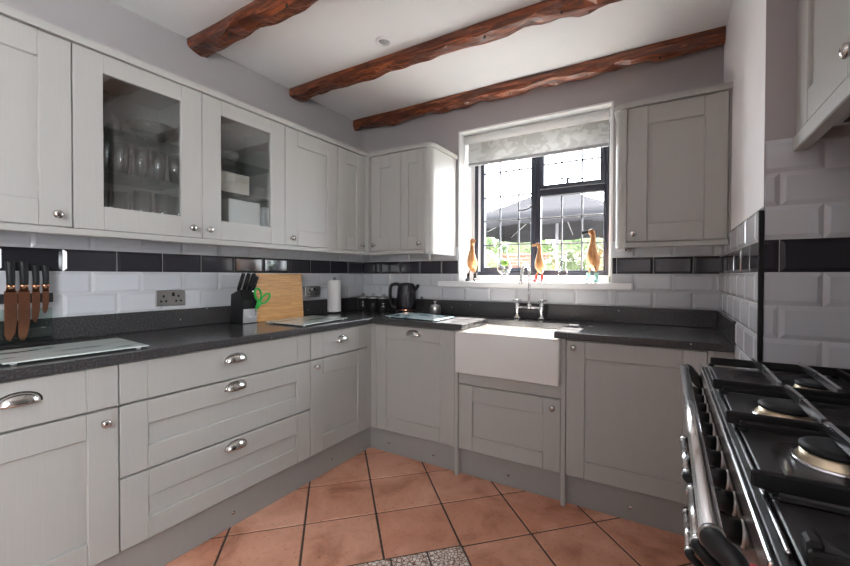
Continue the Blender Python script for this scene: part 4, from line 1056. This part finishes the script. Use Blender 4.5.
# ------------------------------------------------------------------ the garden outside
bm = new(); box(bm, -6, 8, .35, 14, -.12, -.05); o = struct('patio', bm, 'paving')
def foliage(name, label, boxes, count, size, mat, cat, blossoms=0):
    rnd = random.Random(len(label)); bm = new()
    for bx in boxes:
        x0, x1, y0, y1, z0, z1 = bx
        t = bmesh.new(); bmesh.ops.create_icosphere(t, subdivisions=3, radius=.5)
        for v in t.verts:
            n = v.co.normalized(); k = 1 + .25 * noise.noise(n * 3 + Vector((x0, y0, z0)))
            sq = max(abs(n.x), abs(n.y), abs(n.z)); p = n * (1 + .35 * (1 / sq - 1)) * k * .46
            v.co = Vector(((x0 + x1) / 2 + p.x * (x1 - x0), (y0 + y1) / 2 + p.y * (y1 - y0), (z0 + z1) / 2 + p.z * (z1 - z0)))
        merge(bm, t)
        c = count // len(boxes)
        for i in range(c):
            n = Vector((rnd.gauss(0, 1), rnd.gauss(0, 1) - .3, rnd.gauss(0, 1))).normalized(); sq = max(abs(n.x), abs(n.y), abs(n.z))
            p = n * (1 + .35 * (1 / sq - 1)) * .5 * rnd.uniform(.9, 1.06)
            q = Vector(((x0 + x1) / 2 + p.x * (x1 - x0), (y0 + y1) / 2 + p.y * (y1 - y0), max(z0 + .02, (z0 + z1) / 2 + p.z * (z1 - z0))))
            a = Vector((rnd.gauss(0, 1), rnd.gauss(0, 1), rnd.gauss(0, 1))).normalized(); b = a.orthogonal().normalized(); s = size * rnd.uniform(.6, 1.3)
            mi = 1 if rnd.random() < blossoms else 0
            f = bm.faces.new([bm.verts.new(q + a * s), bm.verts.new(q + b * s * .5), bm.verts.new(q - a * s), bm.verts.new(q - b * s * .5)]); f.material_index = mi
    return solo(name, bm, [mat, 'petal'], label, cat)
foliage('hedge', 'dense green hedge across the back of the garden', [(-3.4, -1.6, 6.6, 7.6, -.05, 2.5), (-1.8, .0, 6.6, 7.6, -.05, 2.35), (-.2, 1.6, 6.6, 7.6, -.05, 2.45), (1.4, 3.4, 6.6, 7.6, -.05, 2.4)], 9000, .05, 'leaf', 'hedge')
foliage('flowering_shrub', 'leafy shrub with white blossom seen through the right hand panes', [(.05, .95, 5.3, 5.9, -.05, 1.70), (.75, 1.65, 5.3, 5.9, -.05, 1.80)], 4200, .04, 'leaf2', 'shrub', .35)
foliage('garden_shrub', 'pale green shrub outside the lower left panes', [(-1.7, -.72, 5.2, 5.8, -.05, 1.72)], 2600, .04, 'leaf2', 'shrub', .3)
bm = new(); box(bm, -2.6, 2.6, 6.05, 6.27, -.05, 1.66); box(bm, -2.62, 2.62, 6.02, 6.30, 1.66, 1.71, .006)
solo('garden_wall', bm, 'brick', 'low red brick garden wall in front of the hedge', 'wall')
pa = thing('garden_parasol', (.66, 4.3, -.05), 'large grey square garden parasol standing outside the window', 'parasol')
px, py, hsz, ze, zp = .66, 4.3, 1.36, 2.05, 2.78
bm = new(); N = 12; ap = bm.verts.new((px, py, zp)); prev = None
per = []
for s in range(4):
    for i in range(N):
        t = i / N * 2 - 1; sag = .06 * (1 - t * t)
        x, y = ((t, -1), (1, t), (-t, 1), (-1, -t))[s]; per.append((x, y, sag))
rings = []
for f in (.25, .5, .75, 1.0):
    rings.append([bm.verts.new((px + x * hsz * f, py + y * hsz * f, zp - (zp - ze) * f - .04 * math.sin(f * PI) + sag * .5 * f)) for x, y, sag in per])
rings.append([bm.verts.new((px + x * hsz * 1.003, py + y * hsz * 1.003, ze - .13 + .02 * math.sin(i * 1.6) + sag * .5)) for i, (x, y, sag) in enumerate(per)])
n = len(per)
for i in range(n): bm.faces.new((ap, rings[0][i], rings[0][(i + 1) % n])).smooth = True
for A, B in zip(rings, rings[1:]):
    for i in range(n): bm.faces.new((A[i], B[i], B[(i + 1) % n], A[(i + 1) % n])).smooth = True
bmesh.ops.recalc_face_normals(bm, faces=bm.faces)
o = obj('canopy', bm, 'canopy', pa); o.modifiers.new('t', 'SOLIDIFY').thickness = .004
bm = new(); tube(bm, [(px, py, -.05), (px, py, zp - .02)], .024, 14); obj('pole', bm, 'pole', pa)
bm = new(); lathe(bm, [(0, 0), (.28, 0), (.28, .04), (.06, .07), (.04, .25), (0, .25)], (px, py, -.0495)); obj('base', bm, 'pole', pa)
for x, y in ((-1, -1), (1, -1), (1, 1), (-1, 1), (0, -1), (1, 0), (0, 1), (-1, 0)):
    bm = new(); tube(bm, [(px + x * .03, py + y * .03, zp - .07), (px + x * (hsz - .04) * .5, py + y * (hsz - .04) * .5, (zp + ze) / 2 - .10), (px + x * (hsz - .04), py + y * (hsz - .04), ze - .015)], .009, 8); obj('rib', bm, 'pole', pa)

# ------------------------------------------------------------------ light
wd = bpy.data.worlds.new('sky'); S.world = wd; wd.use_nodes = True; nt = wd.node_tree
bg = nt.nodes['Background']; bg.inputs['Color'].default_value = (.88, .94, 1, 1); bg.inputs['Strength'].default_value = 14.0
def lamp(name, kind, loc, rot, energy, color=(1, 1, 1), **k):
    l = bpy.data.lights.new(name, kind); l.energy = energy; l.color = color
    for a, v in k.items(): setattr(l, a, v)
    o = bpy.data.objects.new(name, l); COL.objects.link(o); o.location = loc; o.rotation_euler = rot; return o
lamp('sun', 'SUN', (1.5, 6, 8), (math.radians(-34), 0, math.radians(1)), 70, (1, .96, .9), angle=.009)
lamp('side_fill', 'AREA', (W + .09, -3.9, 1.55), (0, math.radians(90), 0), 30, (1, .98, .96), shape='RECTANGLE', size=1.1, size_y=1.2)  # added fill lamp in the unseen opening, brightens the left run
pt = lamp('window_portal', 'AREA', (1.48, .32, 1.68), (math.radians(-90), 0, 0), 1, (1, 1, 1), shape='RECTANGLE', size=1.04, size_y=1.1)
pt.data.cycles.is_portal = True

# ------------------------------------------------------------------ camera
cam = bpy.data.cameras.new('camera'); co = bpy.data.objects.new('camera', cam); COL.objects.link(co); S.camera = co
f, ppx, ppy = 395.1668, 440.6579, 280.0476; yaw, pit, rol = .5234, -.012, .003
fw = Vector((-math.sin(yaw) * math.cos(pit), math.cos(yaw) * math.cos(pit), math.sin(pit)))
r0 = Vector((math.cos(yaw), math.sin(yaw), 0)); u0 = r0.cross(fw)
rr_ = r0 * math.cos(rol) + u0 * math.sin(rol); uu = -r0 * math.sin(rol) + u0 * math.cos(rol)
co.matrix_world = Matrix(((rr_.x, uu.x, -fw.x, 2.3546), (rr_.y, uu.y, -fw.y, -2.6944), (rr_.z, uu.z, -fw.z, 1.2029), (0, 0, 0, 1)))
cam.sensor_fit = 'HORIZONTAL'; cam.sensor_width = 36; cam.lens = f / 850 * 36; cam.clip_start = .02
cam.shift_x = (425 - ppx) / 850; cam.shift_y = (ppy - 283) / 850
S.cycles.transparent_max_bounces = 32
S.view_settings.view_transform = 'Standard'; S.view_settings.look = 'None'; S.view_settings.exposure = 0.5; S.view_settings.gamma = 1; S.view_settings.use_curve_mapping = False
